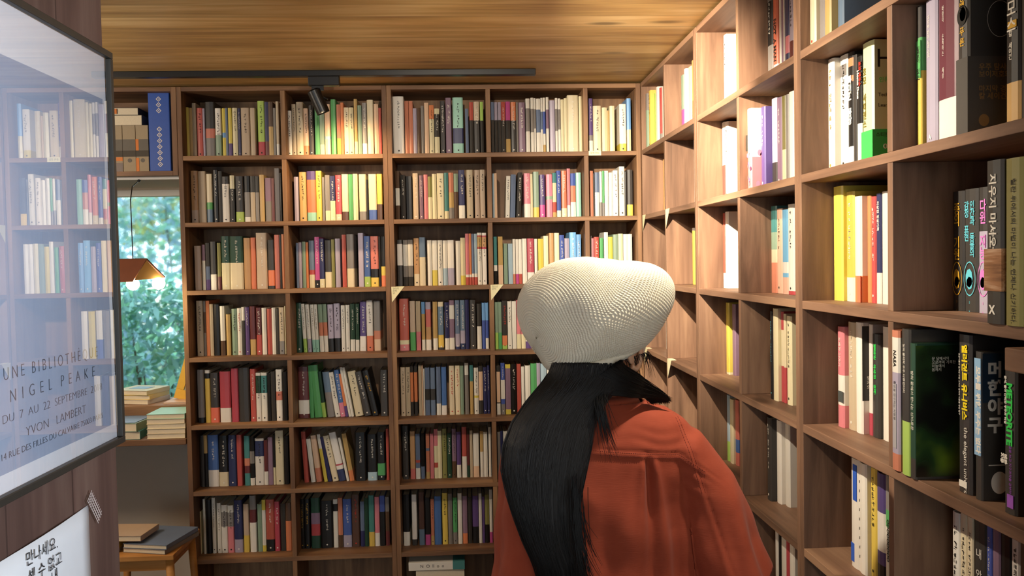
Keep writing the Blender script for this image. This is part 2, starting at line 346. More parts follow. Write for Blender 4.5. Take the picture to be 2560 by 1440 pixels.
class BookB(MB):
    def __init__(s): super().__init__(); s.keys = []
    def key(s, k):
        if k not in s.keys: s.keys.append(k)
        return s.keys.index(k)
    def mats(s): return [PAGES if k == 'PAGES' else INK[k[1:]] if (k[0] == 'I' and len(k) == 2) else BM[k] for k in s.keys]
ROWN = {1: 'top row', 2: 'second row', 3: 'third row', 4: 'fourth row', 5: 'fifth row', 6: 'sixth row', 7: 'seventh row'}
BAYN = {'1': 'first bay', '2': 'second bay', '3': 'third bay', '4': 'fourth bay', '5': 'corner bay'}
RBAY = {'A1': 'right wall corner bay', 'A2': 'right wall second bay', 'B1': 'right wall third bay', 'B2': 'right wall fourth bay', 'C1': 'right wall fifth bay', 'C2': 'right wall nearest bay'}
ORD = ['first', 'second', 'third', 'fourth', 'fifth', 'sixth', 'seventh', 'eighth', 'ninth', 'tenth', 'eleventh', 'twelfth', 'thirteenth', 'fourteenth', 'fifteenth', 'sixteenth', 'seventeenth', 'eighteenth', 'nineteenth', 'twentieth', 'twenty-first']
OWN = {  # labels of the books whose covers can be read
 'HS': 'thick pale green hardback with a large black H on its cover', 'CO': 'black book with large white Korean spine title above a gold band',
 'RD': 'thick glossy wine-red hardback with a white lower band', 'YE': 'tall pale yellow book at the left of the third shelf row',
 'DA': 'dark grey book with orange Korean title and orange portrait oval', 'DC': 'dark grey book with cyan Korean title and cyan portrait',
 'DE': 'dark grey book with pink Korean title, third of the matching trio', 'X1': 'dark grey book with wood-grain band sticking out past the shelf edge',
 'X2': 'olive book with handwritten spine title at the right frame edge', 'GK': 'black book with green Korean title and green printed foot',
 'EU': 'thick black book with yellow Korean title and white English subtitle', 'MH': 'black book with pale blue spine strip and huge grey letters on cover',
 'ME': 'black book with green METEORITE title on its spine', 'W4': 'thick white book with a dark cover panel, between beige and red ones',
 'W5': 'thin book with colourful printed spine beside the grey book, right wall', 'BW': 'white and blue book with striped cover on the right wall'}
DATA = """Br1c1|13 18 60 220 0 y  S;31 15 60 218 0 tn  S;46 16 60 238 0 bg  S;64 27 60 217 0 r k I;91 9 60 215 0 li  S;102 40 60 243 0 dg:sa48:g65  I;144 26 60 215 0 w:gt55 k I;175 14 60 215 0 y:sb50:y60  S;189 10 60 216 0 gb  S;201 15 60 216 0 y:p72  S;219 21 60 216 0 c k S;243 11 60 214 0 nb w S;256 37 60 216 0 bg k I;296 22 60 215 0 bg  I;329 30 60 245 0 lm:r73 k I;360 16 60 241 0 nb:dr72  S;376 19 60 241 0 n:tn45  S;397 10 60 214 0 g  S;409 12 60 242 0 bg:w77  S
Br1c2|456 20 60 201 0 w k S;478 17 60 230 0 bg k S;497 30 60 239 0 c k I;528 22 60 211 0 ph:o78 k I;553 19 60 224 0 dg w S;578 20 60 209 0 gn  S;599 20 60 205 0 gt:c75  S;621 25 60 229 0 ph:lb62:c68  I;649 22 60 249 0 gn  I;674 17 60 227 0 sa:y66  S;692 13 60 235 0 o  S;706 22 60 213 0 c k I;728 20 60 213 0 c k S;751 14 60 250 0 tn:c75  S;767 17 60 222 0 gt  S;786 20 60 233 0 g:w77 w I;808 28 60 246 0 c  I;839 19 60 228 0 ph  S;859 12 60 210 0 r  S
Br2c1|27 31 70 231 0 tn:bg75 k I;59 33 70 229 0 bg  I;95 25 70 217 0 c:gn58:gb72  I;125 21 70 234 0 k w I;147 16 70 228 0 k  S;162 31 70 204 0 dg:w16 k I;197 19 70 209 0 c:k28 w S;221 34 70 205 0 dg:lm77 w I;259 25 70 206 0 k:g35:w88  I;286 20 70 205 0 k:bg35  S;308 15 70 204 0 k:g35  S;326 20 70 210 0 tn  S;350 27 70 196 0 mv:g53  I;378 13 70 194 0 dr  S;392 23 70 238 0 g  I;416 7 70 217 0 dg  S
Br2c2|476 18 80 200 0 li  S;498 31 80 221 0 tn k I;532 39 80 224 0 p:o17:mi82  I;572 25 80 225 0 y k I;600 10 80 197 0 g  S;612 21 80 206 0 g:c77  S;634 22 80 202 0 nb:c55 w S;658 26 80 205 0 r:ph85 w I;686 29 80 209 0 c:n80  I;716 19 80 208 0 gn  S;736 21 80 210 0 c  S;763 31 80 208 0 c:g80  I;795 9 80 183 0 k  S;805 35 80 208 0 c:b77  I;842 24 80 208 0 y:n65  I
Br3c1|33 29 70 196 0 bg  I;67 13 70 201 0 mv:w35  S;82 17 70 209 0 dg:gb50:p78  S;102 26 70 214 0 dg:w68  I;133 15 70 208 0 ol:dr72  S;151 37 70 237 0 dn:c50 w I;189 56 70 236 0 dn:c50 w I;249 30 70 228 0 tn  I;280 21 70 229 0 o  I;304 46 70 249 0 bg w I;354 28 70 217 0 dg:o62:dg94  I;384 22 70 239 0 sa  I;407 8 70 239 0 k  S;415 17 70 242 0 o  S
Br3c2|477 10 80 202 0 gb  S;488 13 80 204 0 li  S;504 15 80 207 0 gt  S;520 10 80 204 0 o  S;533 24 80 211 0 gb:r62:c72  I;559 20 80 227 0 mg:k85 w S;579 22 80 219 0 nb:c82 w I;604 29 80 211 0 dg:c67  I;633 14 80 215 0 ol  S;650 21 80 218 0 li  S;680 18 80 235 0 r  S;701 32 80 237 0 g:c65  I;752 24 80 241 0 li  I;778 27 80 227 0 b:lm80 w I;807 35 80 226 0 sa:k65:y82 k I;844 9 80 224 0 k  S;853 22 80 224 0 k:y60:o78  I
Br4c1|34 29 70 246 0 bg k I;65 10 70 244 0 g:n20:g58  S;76 15 70 245 0 o  S;92 15 70 230 0 bg  S;109 26 70 228 0 k  I;137 20 70 220 0 w:n70  S;163 18 70 183 0 tn  S;188 22 70 207 0 gt k S;212 19 70 209 0 w r S;232 13 70 214 0 w:dg28  S;247 17 70 213 0 p w S;267 25 70 216 0 dr:tn68  I;295 23 70 210 0 dr:r58 w I;320 19 70 208 0 w  S;343 20 70 204 0 r  S;364 16 70 208 0 w  S;383 12 70 203 0 dg  S;395 23 70 209 0 bg:g72 k I;420 5 70 214 0 c  S
Br4c2|461 25 120 225 2 dn w I;493 15 120 221 -9 w:lm72 k S;512 16 120 217 -9 w:li72 k S;533 14 120 216 -8 w:mi74 k S;548 14 120 216 -7 w:mi74 k S;566 18 120 216 -6 gt:sa38:w66  S;586 17 120 217 -6 gt:sa38:w66  S;605 25 120 215 -3 li:k72 k I;632 27 120 219 -2 li:k72 k I;663 17 120 210 0 w k S;683 17 120 211 1 w k S;703 20 120 216 2 dn:w75 w S;726 16 120 216 3 dn:w76 w S;745 28 120 225 4 p:w70 w I;777 29 120 229 0 w:o70 k I;810 30 120 227 0 g:sa60:ph77  I
Br5c1|32 29 60 237 0 g:k90  I;65 23 60 235 0 w:k6:y16  I;88 36 60 222 0 dg:o70 w I;130 46 60 227 0 r:w72  I;180 31 60 239 0 r  I;213 46 60 242 0 dg  I;263 24 60 235 0 r w I;288 22 60 217 0 w:dn6:w42 k I;311 26 60 217 0 w:t6:w42 k I;339 13 60 214 0 k  S;354 18 60 221 0 dg  S;376 27 60 230 0 w:sa43:w60 k I;405 19 60 218 0 k  S
Br5c2|465 47 110 233 0 dr:w65:dr92 w I;516 17 110 238 -5 gn  S;536 35 110 239 -17 gn  I;572 16 110 210 -21 dn:lm68  S;594 32 110 207 -21 gb:g45  I;629 22 110 205 -29 w k S;652 22 110 216 -27 b:pk70 w I;675 12 110 198 -29 o:p75  S;689 11 110 229 -38 w  S;701 11 110 228 -38 w  S;719 36 110 208 -33 c k I;759 32 110 206 -43 dg w I;795 29 110 211 -44 k y I;833 34 110 210 0 dg w I
Br6c1|31 15 80 232 0 dg  S;46 15 80 232 0 tn:k35  S;63 46 80 233 0 b:w68 w I;111 40 80 229 0 k:c72 w I;153 35 80 230 0 nb w I;190 23 80 230 0 r  I;223 25 80 224 0 t:sa45:dr60:t75  I;248 19 80 220 0 k:g30:k55:w85  S;271 39 80 211 0 w:nb5:w38 k I;311 16 80 203 0 dr:w70  S;328 22 80 216 0 mv  I;351 9 80 225 0 k:c65  S;361 36 80 244 0 c k I;400 18 80 219 0 k  S
Br6c2|484 19 100 232 -11 r  S;514 19 100 199 -19 w  S;537 25 100 214 -23 ph:sa70  I;573 15 100 219 -30 w:y30  S;591 16 100 207 -36 nb  S;611 27 100 212 -42 c k I;640 31 100 226 -44 w:r65:w68:nb76  I;674 11 100 203 -37 w  S;688 20 100 219 -34 tn:o78  S;713 49 100 221 0 k w I;769 42 100 211 0 k:lb82 w I;814 34 100 220 0 k:gn65:k90 w I;854 13 100 234 0 r  S
Br7c1|4 20 80 191 0 c  S;34 10 80 247 0 w  S;47 22 80 243 0 k  I;73 15 80 252 0 w k S;95 17 80 228 0 w k S;113 27 80 218 0 w:g15:w45 k I;141 27 80 215 0 w:g15:pk45 k I;170 37 80 237 0 nb:li75 w I;211 24 80 218 0 bg:y65  I;239 29 80 256 0 g:dr25:w48  I;274 19 80 216 0 gt  S;294 16 80 235 0 y:w20:y88  S;311 37 80 236 0 r:k77 w I;349 23 80 225 0 r w I;376 21 80 215 0 dg  S;398 26 80 218 0 n:o38  I
Br7c2|460 17 100 227 0 k y S;479 23 100 227 0 k y I;508 40 100 231 0 dn:mv30:r52:dn75  I;551 55 100 216 0 k w I;608 21 100 222 0 w:k10:w25  I;630 20 100 227 0 sa:n75  S;652 38 100 221 0 b:li75 w I;692 34 100 239 0 n r I;730 18 100 207 0 gb:nb65  S;749 17 100 222 0 dn  S;768 25 100 234 0 t:y72  I;795 22 100 226 0 pk:w73  I;818 24 100 231 0 b:k32  I;844 17 100 224 0 g:n30:dr70  S
Br1c3|923 48 50 258 0 w k I;975 17 50 237 0 sa  S;993 18 50 237 0 sa  S;1012 16 50 205 0 li  S;1029 17 50 207 0 n  S;1047 13 50 216 0 g  S;1062 19 50 229 0 ph  S;1083 21 50 218 0 o:c28 k S;1106 22 50 203 0 c:dg12:c62 w S;1132 21 50 236 0 dg w I;1156 26 50 250 0 mv w I;1188 46 50 251 0 mi:nb54:mi81 k I;1243 14 50 201 0 gb  S;1262 17 50 230 0 r:dg35  S;1281 26 50 232 0 bg:dg36 w I;1310 14 50 231 0 lm:dg36  S
Br1c4|1355 17 50 230 0 gb:dg35  S;1374 13 50 229 0 li:dg35  S;1389 14 50 229 0 li:dg35  S;1404 18 50 230 0 r:dg36 w S;1424 20 50 231 0 mg:dg36:tn72  S;1446 24 50 229 0 o:dg36 w I;1471 9 50 228 0 g  S;1481 30 50 227 0 mv w I;1514 18 50 244 0 w:g18:w60  S;1536 14 50 247 0 w:g20:w62  S;1551 8 50 245 0 w:g20:w55  S;1561 19 50 243 0 w:gb20:w62  S;1581 9 50 246 0 w:gb25:w57  S;1591 11 50 247 0 w:b25:w65:tn85  S;1605 12 50 249 0 w:mv22:w56  S;1621 24 50 235 0 li  I;1646 11 50 245 0 w:g20:w60  S;1659 11 50 243 0 w:g20:w57  S;1671 14 50 238 0 c  S;1686 14 50 244 0 c  S;1701 49 50 257 0 c w I;1753 13 50 252 0 c  S
Br1c5|1797 18 50 242 0 p:g68:w78 w S;1817 36 50 209 0 c k I;1857 23 50 201 0 c  S;1880 10 50 187 0 tn  S;1891 24 50 208 0 c  I;1936 31 50 216 0 w:y82 k I;1970 18 50 241 0 sb:c58  S
Br2c3|925 18 80 220 0 n:w35:n70  S;948 21 80 202 0 dg w S;970 29 80 196 0 k  I;1002 25 80 209 0 bg w I;1031 17 80 199 0 mv w S;1051 18 80 202 0 pk  S;1070 18 80 193 0 ol:c48  S;1089 19 80 205 0 c  S;1110 32 80 207 0 c k I;1143 18 80 209 0 t:c82  S;1163 22 80 209 0 sa:tn42:g75  S;1186 19 80 205 0 gt:n40  S;1207 28 80 221 0 nb:w72 w I;1243 29 80 221 0 bg k I;1279 23 80 220 0 bg k I;1303 23 80 221 0 bg k I
Br2c4|1359 9 80 203 0 lb  S;1368 12 80 204 0 ph  S;1416 19 80 191 7 w k S;1437 23 80 197 7 gb  S;1465 21 80 206 11 dg w S;1502 29 80 202 0 pk:w68 w I;1531 11 80 199 0 c  S;1544 26 80 209 0 gt:y77  I;1573 24 80 195 0 p:mg70 w I;1603 28 80 196 0 pk:gt50:pk58  I;1632 17 80 202 0 t:c22:r65:tn88  S;1651 18 80 212 0 b:w85 w S;1672 24 80 211 0 o:c80 w I;1698 14 80 221 0 pk:w75  S;1714 23 80 199 0 b:sa28:w65  S;1738 24 80 202 0 mi  I
Br2c5|1798 16 60 207 0 sa  S;1815 6 60 195 0 dg  S;1822 19 60 200 0 gb:w45  S;1843 11 60 204 0 w:g68  S;1855 10 60 206 0 gn:g70  S;1866 17 60 206 0 w  S;1885 18 60 198 0 w  S;1904 23 60 207 0 w k I;1933 25 60 225 0 w k I;1958 9 60 202 0 k  S;1968 27 60 210 0 dg:y75  I
Br3c3|927 24 60 207 0 dg:w9:dg55  I;954 20 60 206 0 g:w10:g56:dg80  S;975 22 60 207 0 g:w10:g56:dg80  S;1001 24 60 213 0 tn:c75 k I;1026 27 60 217 0 gb:c41  I;1062 19 60 203 0 w  S;1083 23 60 202 0 w:y66  I;1108 21 60 202 0 w k S;1131 20 60 201 0 w:lb62  S;1152 29 60 202 0 w:li62  I;1189 20 60 198 0 w  S;1210 21 60 212 0 c:y80  S;1232 16 60 230 0 pk:w80:r85  S;1249 10 60 230 0 o:w80:r85  S;1260 11 60 229 0 gb:w78:r85  S;1272 13 60 229 0 lb:w78:r85  S;1286 19 60 233 0 w:r5:tn8:r27:w31 k S;1307 20 60 232 0 w:r5:tn8:r27:w31 k I
Br3c4|1359 15 60 214 0 t:w60:k72  S;1379 21 60 214 0 tn:ph60  S;1404 17 60 183 0 gt  S;1424 20 60 182 0 lb  S;1445 11 60 202 0 w:sa78  S;1458 13 60 201 0 w:mg78  S;1472 14 60 201 0 w:r78  S;1488 20 60 203 0 w  S;1510 31 60 203 0 r:w75 w I;1543 13 60 201 0 w  S;1560 23 60 201 0 y  S;1584 23 60 214 0 c  I;1610 21 60 226 0 tn  I;1633 23 60 226 0 c  I;1657 21 60 216 0 b w S;1680 21 60 201 0 li  S;1703 30 60 228 0 sb w I;1734 21 60 218 0 sb w S
Br3c5|1796 7 60 211 0 g  S;1803 10 60 199 0 pk:r55  S;1815 21 60 205 0 r w S;1840 16 60 200 0 gn  S;1860 18 60 226 0 w  S;1879 20 60 204 0 y  S;1900 25 60 215 0 gt  I;1925 21 60 218 0 c  S;1948 21 60 216 0 w  S;1969 19 60 216 0 w  S
Br4c3|928 42 90 236 0 r:c80:pk88 w I;975 25 90 224 0 bg:gn63  I;1003 20 90 223 0 bg:pk62  S;1028 15 90 219 0 sb:tn25:w78  S;1046 24 90 218 0 li:sa15:tn52:w78  I;1079 20 90 219 0 tn:w76  S;1102 25 90 218 0 c:gb10:y69:dg95 w I;1132 20 90 215 0 nb:w76 w S;1153 23 90 224 0 mv:w10:mv38:w76  I;1179 21 90 224 0 gb:li68:nb94 w I;1202 22 90 224 0 gb:li62:nb88 w I;1225 17 90 225 0 nb  S;1246 27 90 224 0 dg w I;1278 20 90 206 0 dg:w50  S;1301 15 90 209 0 sb:b38  S;1317 13 90 209 0 sb:b38:w77  S
Br4c4|1359 14 60 213 0 gt:lm65  S;1374 15 60 213 0 gt:gn65  S;1391 22 60 218 0 dg:o72:lm92 r S;1416 18 60 215 0 w k S;1436 19 60 215 0 w  S;1457 18 60 219 0 pk:c70  S;1477 19 60 216 0 pk:c70  S;1497 27 60 213 0 w:p85  S;1526 20 60 213 0 w  S;1549 23 60 215 0 sb  S;1575 18 60 211 0 c:r70  S;1598 28 60 213 0 w  S;1631 26 60 210 0 g  S;1662 26 60 212 0 w:b60  S;1693 28 60 209 0 y  S;1726 26 60 210 0 w  S
Br5c3|927 21 90 222 0 bg k I;950 20 90 222 0 bg k S;971 13 90 227 0 dg:o13:dg72  S;988 14 90 227 0 dg:o13:dg72  S;1008 13 90 230 0 bg  S;1022 7 90 229 0 ph  S;1030 6 90 213 0 w  S;1037 21 90 218 0 gb:dg45:gb68  S;1061 22 90 217 0 gb:dg45:gb68  I;1088 20 90 220 0 gb:w76  S;1111 23 90 219 0 b:w80  I;1146 24 90 224 0 c r I;1173 23 90 224 0 c r I;1197 15 90 223 0 gt  S;1217 17 90 234 0 w:g23  S;1240 15 90 224 0 t:tn33  S;1259 20 90 212 0 w:y60:w65 k S;1281 18 90 220 0 dg:ph12:dg72  S;1301 16 90 213 0 nb w S;1319 11 90 221 0 nb w S
Br5c4|1361 16 60 221 0 dg:ph12:dg75:w77  S;1380 18 60 234 0 b:w33:b70:g80 w S;1401 23 60 227 0 y:mv8:y90  S;1426 24 60 226 0 k w S;1453 18 60 228 0 r  S;1473 14 60 214 0 w  S;1490 24 60 219 0 w  S;1516 27 60 228 0 gn  S;1543 16 60 229 0 li  S;1561 27 60 226 0 lb  S;1591 23 60 222 0 w  S;1620 20 60 218 0 bg  S;1645 29 60 221 0 nb  S;1680 26 60 220 0 w  S
Br6c3|928 27 100 245 0 dg w I;962 23 100 219 0 tn:sa78  I;987 20 100 207 0 gb:r58:gb64:w76  S;1011 16 100 209 0 k:gb73  S;1034 16 100 206 0 sa:gb32:sa38:tn85  S;1053 16 100 206 0 pk  S;1071 17 100 226 0 pk:c34:r68:c78  S;1088 18 100 218 0 c  S;1108 21 100 227 0 ol k I;1131 19 100 207 0 dn w S;1153 18 100 225 0 mv:n66 k S;1174 19 100 211 0 p:w72  S;1198 22 100 232 0 r:w58  I;1221 11 100 198 0 dr:dn72  S;1234 13 100 215 0 bg  S;1249 27 100 203 0 w:ph75  I;1281 15 100 211 0 tn:w45  S;1297 18 100 207 0 w  S;1320 11 100 228 0 w  S
Br6c4|1359 14 60 213 0 g  S;1373 11 60 217 0 nb  S;1386 18 60 215 0 w  S;1406 16 60 216 0 r  S
Br7c3|925 29 90 234 0 k:w73  I;964 23 90 234 0 w:dg88  I;996 25 90 244 0 n:gb70  I;1024 24 90 218 0 k:mg78  I;1050 15 90 211 0 sa:tn80 k S;1066 32 90 222 0 b  I;1102 25 90 236 0 y k I;1129 19 90 232 0 g  S;1151 19 90 214 0 gn:g75 k S;1173 20 90 233 0 w  I;1195 22 90 219 0 mv:o78  I;1220 17 90 213 0 dg  S;1240 28 90 219 0 p:k65  I;1269 14 90 229 0 w  S;1285 11 90 214 0 p  S;1297 20 90 222 0 ol:k62  S;1318 13 90 245 0 w:mg80  S
RA1r1|22 32 16 243 0 g:gt30  I;55 32 23 250 0 y k I;88 22 41 233 0 lm  I;117 32 41 253 0 w  I;150 32 48 243 0 r:g80  I;183 32 52 242 0 w  I
RA2r1|512 40 50 218 0 gt:mg60  I;557 32 50 233 0 w  I;590 44 58 232 0 c  I;638 32 58 246 0 tn:o60  I
RB1r1|927 32 90 264 0 w k I
RB2r1|1365 40 84 264 0 k:g3:k8:g55 w I;1411 32 84 254 0 o:w78 k I;1444 13 90 248 0 w  I;1459 15 90 239 0 mv  I;1475 9 90 241 0 w  I;1485 28 90 232 0 nb:pk50:nb70  I;1515 30 90 238 0 li:dr60 k I
RC1r1|1821 32 21 244 0 c:k42:c47 r I;1854 26 30 235 0 g  I;1882 32 30 241 0 tn  I;1915 28 46 232 0 gb w I
RA1r2|22 32 89 244 0 tn  I
RA2r2|613 26 70 264 0 w  I
RB1r2|923 34 83 261 0 w:r55  I;958 32 83 258 0 w k I
RB2r2|1365 32 23 230 0 w:pk60  I;1398 32 51 229 0 p w I;1431 38 70 246 0 li:dg72  I;1471 37 70 241 0 mv w I;1508 28 70 239 0 ol:c60  I;1538 19 70 238 0 g  I;1559 34 70 240 0 w  I
RC1r2|1821 32 63 264 0 w y I;1854 41 77 264 0 w:g8:w18 k I;1896 28 77 262 0 k:o5:k12:o20:k25:w80 w I;1925 15 77 251 0 dg  I;1942 21 77 243 0 k:w60 w I;1966 51 77 264 0 HS  I
RC2r2|2252 17 45 262 0 dg:gn22:y45 w I;2281 38 45 262 0 li w I;2321 61 45 257 0 RD:w70  I;2383 33 45 245 0 dg y I;2512 35 45 244 0 CO:tn72 w I;2548 37 45 235 0 dg  I;2586 34 45 241 0 w  I
RA2r3|498 32 90 219 0 w:y5  I
RB1r3|923 24 83 253 0 r:w80  I;949 32 83 256 0 w  I
RB2r3|1365 44 89 248 0 t:gt30:ph50:sa65  I;1412 39 89 238 0 ph k I;1453 40 89 233 0 sb:w62:sb75:ph80  I;1495 45 89 245 0 w:r96 k I
RC1r3|1829 50 70 264 0 YE  I;1880 40 78 248 0 y:w78 w I;1923 32 78 235 0 w:o75  I;1956 17 92 234 0 o  I;1974 21 92 231 0 r w I;1997 21 92 236 0 nb:w72 w I;2020 38 92 238 0 w  I
RC2r3|2252 36 112 219 0 DA y I;2289 41 112 220 0 DC c I;2332 35 112 220 0 DE:li35 p I
RC2r3x|2543 42 -6 243 0 X1 w I;2589 39 -6 241 0 X2 k I
RA1r4|83 22 80 148 0 w  I
RB1r4|923 32 90 243 0 y:c97  I;956 32 101 239 0 mv  I
RB2r4|1448 18 55 245 0 k c I;1469 32 55 254 0 c  I;1502 17 66 247 0 r:c20:r60  I;1521 15 66 242 0 c:r60  I;1542 32 66 238 0 c k I
RC1r4|1849 32 70 233 0 pk:w48:pk78 w I;1882 37 80 246 0 bg w I;1921 32 80 248 0 W4 k I;1954 17 95 245 0 w:r80  I;1973 32 93 226 0 GK g I;2006 42 99 244 0 w  I
RC2r4|2252 28 -5 259 0 sa:w5:li30:sa88 k I;2288 30 -5 264 0 dg:lm63 w I;2318 21 -5 241 0 dn:dg85 w I
RC2r4x|2409 37 30 264 0 EU w I;2458 19 30 240 0 MH w I;2532 30 30 251 0 ME g I
RB1r5|923 26 90 225 0 lb:lm70  I;955 32 90 217 0 c  I;988 32 98 219 0 sa:b60:sa80  I
RB2r5|1399 32 60 237 0 dg w I;1432 32 76 234 0 W5 k I;1465 32 88 230 0 w  I
RC1r5|1937 40 60 244 0 BW k I;1978 32 60 243 0 w  I;2011 25 70 239 0 y k I;2037 36 70 236 0 p:w35:p70:k82  I;2075 28 70 239 0 g:gn30:w45:k90 k I
RC2r5|2313 24 75 233 0 w k I;2339 20 75 238 0 c k I;2360 17 75 237 0 c k I;2379 36 75 238 0 dg w I;2417 14 75 238 0 b w I;2432 20 75 239 0 mv o I;2453 28 75 240 0 k w I;2482 20 75 243 0 w k I
RB2r6|1459 24 60 219 0 w  I;1486 16 60 223 0 k  I;1504 36 60 225 0 w  I;1542 20 60 234 0 r  I;1565 32 60 238 0 w  I"""
LETTERED = {'C2r4_0', 'C2r4_1', 'C2r4_2', 'C1r4_0', 'C1r3_5', 'C1r2_4', 'C1r2_2', 'B2r1_1', 'C2r5_3', 'C2r5_5', 'C2r5_6', 'C1r5_4', 'C2r2_0', 'C2r2_1', 'C2r2_3'}
usedlab = {}; stuff = BookB(); SPB = {}
for line in DATA.strip().split('\n'):
    head, body = line.split('|'); side = head[0]; cell = head[1:]
    recs = []
    for b in body.split(';'):
        q = b.split(' '); recs.append([int(v) for v in q[:5]]+[q[5], q[6], q[7]])
    row = int(cell[1]) if side == 'B' else int(cell[3])
    z = ZS[row]+.0004
    names = [PAL[parse(r[5])[0][1]][1] for r in recs]
    for i, (x, wd, rec, h, le, spec, ink, flag) in enumerate(recs):
        bands = parse(spec); W = max(wd-.6, 5)/1000; H = h/1000; seed = hash((i, row, wd)) & 255
        seed = (i*131+row*17+wd*7) % 9973
        D = min(.145+.03*((seed % 7)/6), (DEP if side == 'B' else RD)-.012-rec/1000)
        if H > .235: D = min(D+.02, (DEP if side == 'B' else RD)-.012-rec/1000)
        sp = spec.split(':')[0]
        if side == 'B':
            ang = math.atan2(le, h)
            if le < 0: T = Matrix.Translation((x/1000, rec/1000, z)) @ Matrix.Rotation(ang, 4, 'Y')
            else: T = Matrix.Translation((x/1000+W, rec/1000, z)) @ Matrix.Rotation(ang, 4, 'Y') @ Matrix.Translation((-W, 0, 0))
        else:
            if sp == 'HS': D = .175
            T = Matrix.Translation((RWX+rec/1000, -x/1000, z)) @ Matrix.Rotation(-math.pi/2, 4, 'Z')
        if flag == 'S':
            bookmesh(stuff, W, H, D, bands, ink, T, seed, simple=True); continue
        B = BookB(); bookmesh(B, W, H, D, bands, '' if (sp in SPECIAL or cell+'_'+str(i) in LETTERED) else ink, None, seed)
        cn = names[i]
        lo = PAL[bands[-1][1]][1] if len(bands) > 1 else None
        if sp in OWN: lab = OWN[sp]
        else:
            size = 'thin ' if W < .014 else 'thick ' if W > .031 else 'tall ' if H > .24 else 'short ' if H < .205 else ''
            same = [j for j, nme in enumerate(names) if nme == cn]
            lab = size+cn+' book'
            if lo and lo != cn: lab += ' with '+lo+' foot'
            if len(same) > 1: lab += ', '+ORD[same.index(i)]+' '+cn+' one from left'
            lab += ', '+(BAYN[cell[3]]+' of far wall' if side == 'B' else RBAY[cell[:2]])+', '+ROWN[row]
            if len(lab.split()) > 16: lab = lab.replace(' of far wall', '')
            if len(lab.split()) > 16: lab = lab.replace(size, '', 1) if size else lab.replace(' one', '')
            if len(lab.split()) > 16: lab = lab.replace(' one from left', ' from left')
            if len(lab.split()) > 16: lab = lab.replace(' book with', ' with')
        assert lab not in usedlab, lab
        usedlab[lab] = 1
        grp = ('books on the '+ROWN[row]+' of the far wall') if side == 'B' else ('books on the '+ROWN[row]+' of the right wall')
        o = B.build('book', B.mats()); o.matrix_world = T
        tagp(o, lab, 'book', grp)
        SPB.setdefault(sp if sp in SPECIAL else cell+'_'+str(i), (o, W, H, D))
o = stuff.build('shelved_book', stuff.mats()); tagp(o, 'remaining smaller paperbacks standing in the rows of the far wall bookcases', 'books', kind='stuff')

# ---------------------------------------------------------------- lettering
TQ = []
def lettering(name, body, size, mat, M, parent, offset=0.0, line=1.0, align='CENTER', extr=0.0001, spacing=1.0, sx=1.0, fit=None):
    cu = bpy.data.curves.new(name, 'FONT'); cu.body = body; cu.size = size; cu.align_x = align; cu.align_y = 'TOP'
    cu.offset = offset; cu.space_line = line; cu.extrude = extr; cu.space_character = spacing; cu.resolution_u = 3
    t = bpy.data.objects.new('tmp_text', cu); COL.objects.link(t); TQ.append((name, t, mat, M, parent, sx, fit))
def flush_lettering():
    dg = bpy.context.evaluated_depsgraph_get()
    made = [(q, bpy.data.meshes.new_from_object(q[1].evaluated_get(dg), depsgraph=dg)) for q in TQ]
    for (name, t, mat, M, parent, sx, fit), me in made:
        bpy.data.objects.remove(t); me.name = name; me.materials.clear(); me.materials.append(mat)
        if fit:
            xs = [v.co.x for v in me.vertices]; w_ = max(xs)-min(xs); me.transform(Matrix.Translation((-min(xs), 0, 0))); me.transform(Matrix.Diagonal((fit/w_, 1, 1, 1)))
        elif sx != 1.0: me.transform(Matrix.Diagonal((sx, 1, 1, 1)))
        o = bpy.data.objects.new(name, me); COL.objects.link(o); o.parent = parent; o.matrix_local = M
    TQ.clear()
def basis(x, y, loc):
    x = Vector(x); y = Vector(y); z = x.cross(y)
    return Matrix(((x.x, y.x, z.x, loc[0]), (x.y, y.y, z.y, loc[1]), (x.z, y.z, z.z, loc[2]), (0, 0, 0, 1)))
def spine_text(key, body, size, ink, ztop, cx=.5, mode='stack', bold=.0, sx=1.0, line=.92, name='title_lettering'):
    o, W, H, D = SPB[key]
    if mode == 'stack':
        return lettering(name, '\n'.join(body), size, INK[ink], basis((1,0,0), (0,0,1), (W*cx, -.0004, H*ztop)), o, bold, line, sx=sx)
    return lettering(name, body, size, INK[ink], basis((0,0,-1), (1,0,0), (W*cx+size*.52, -.0004, H*ztop)), o, bold, line, 'LEFT')
def cover_text(key, body, size, ink, y, ztop, bold=0., mode='flat', align='LEFT', sx=1.0, line=1.0):
    o, W, H, D = SPB[key]
    X, Y = ((0,1,0), (0,0,1)) if mode == 'flat' else ((0,0,-1), (0,1,0))
    return lettering('cover_lettering', body, size, INK[ink], basis(X, Y, (W+.0006, y, H*ztop)), o, bold, line, align, sx=sx)
def cover_patch(key, y0, y1, z0, z1, mat, name='cover_print', lift=.0003):
    o, W, H, D = SPB[key]; m = MB(); m.box((W, y0, H*z0), (W+lift, y1, H*z1)); return m.build(name, mat, o)
def spine_patch(key, x0, x1, z0, z1, mat, name='spine_print', lift=.0004):
    o, W, H, D = SPB[key]; m = MB(); m.box((W*x0, -lift, H*z0), (W*x1, .0006, H*z1)); return m.build(name, mat, o)
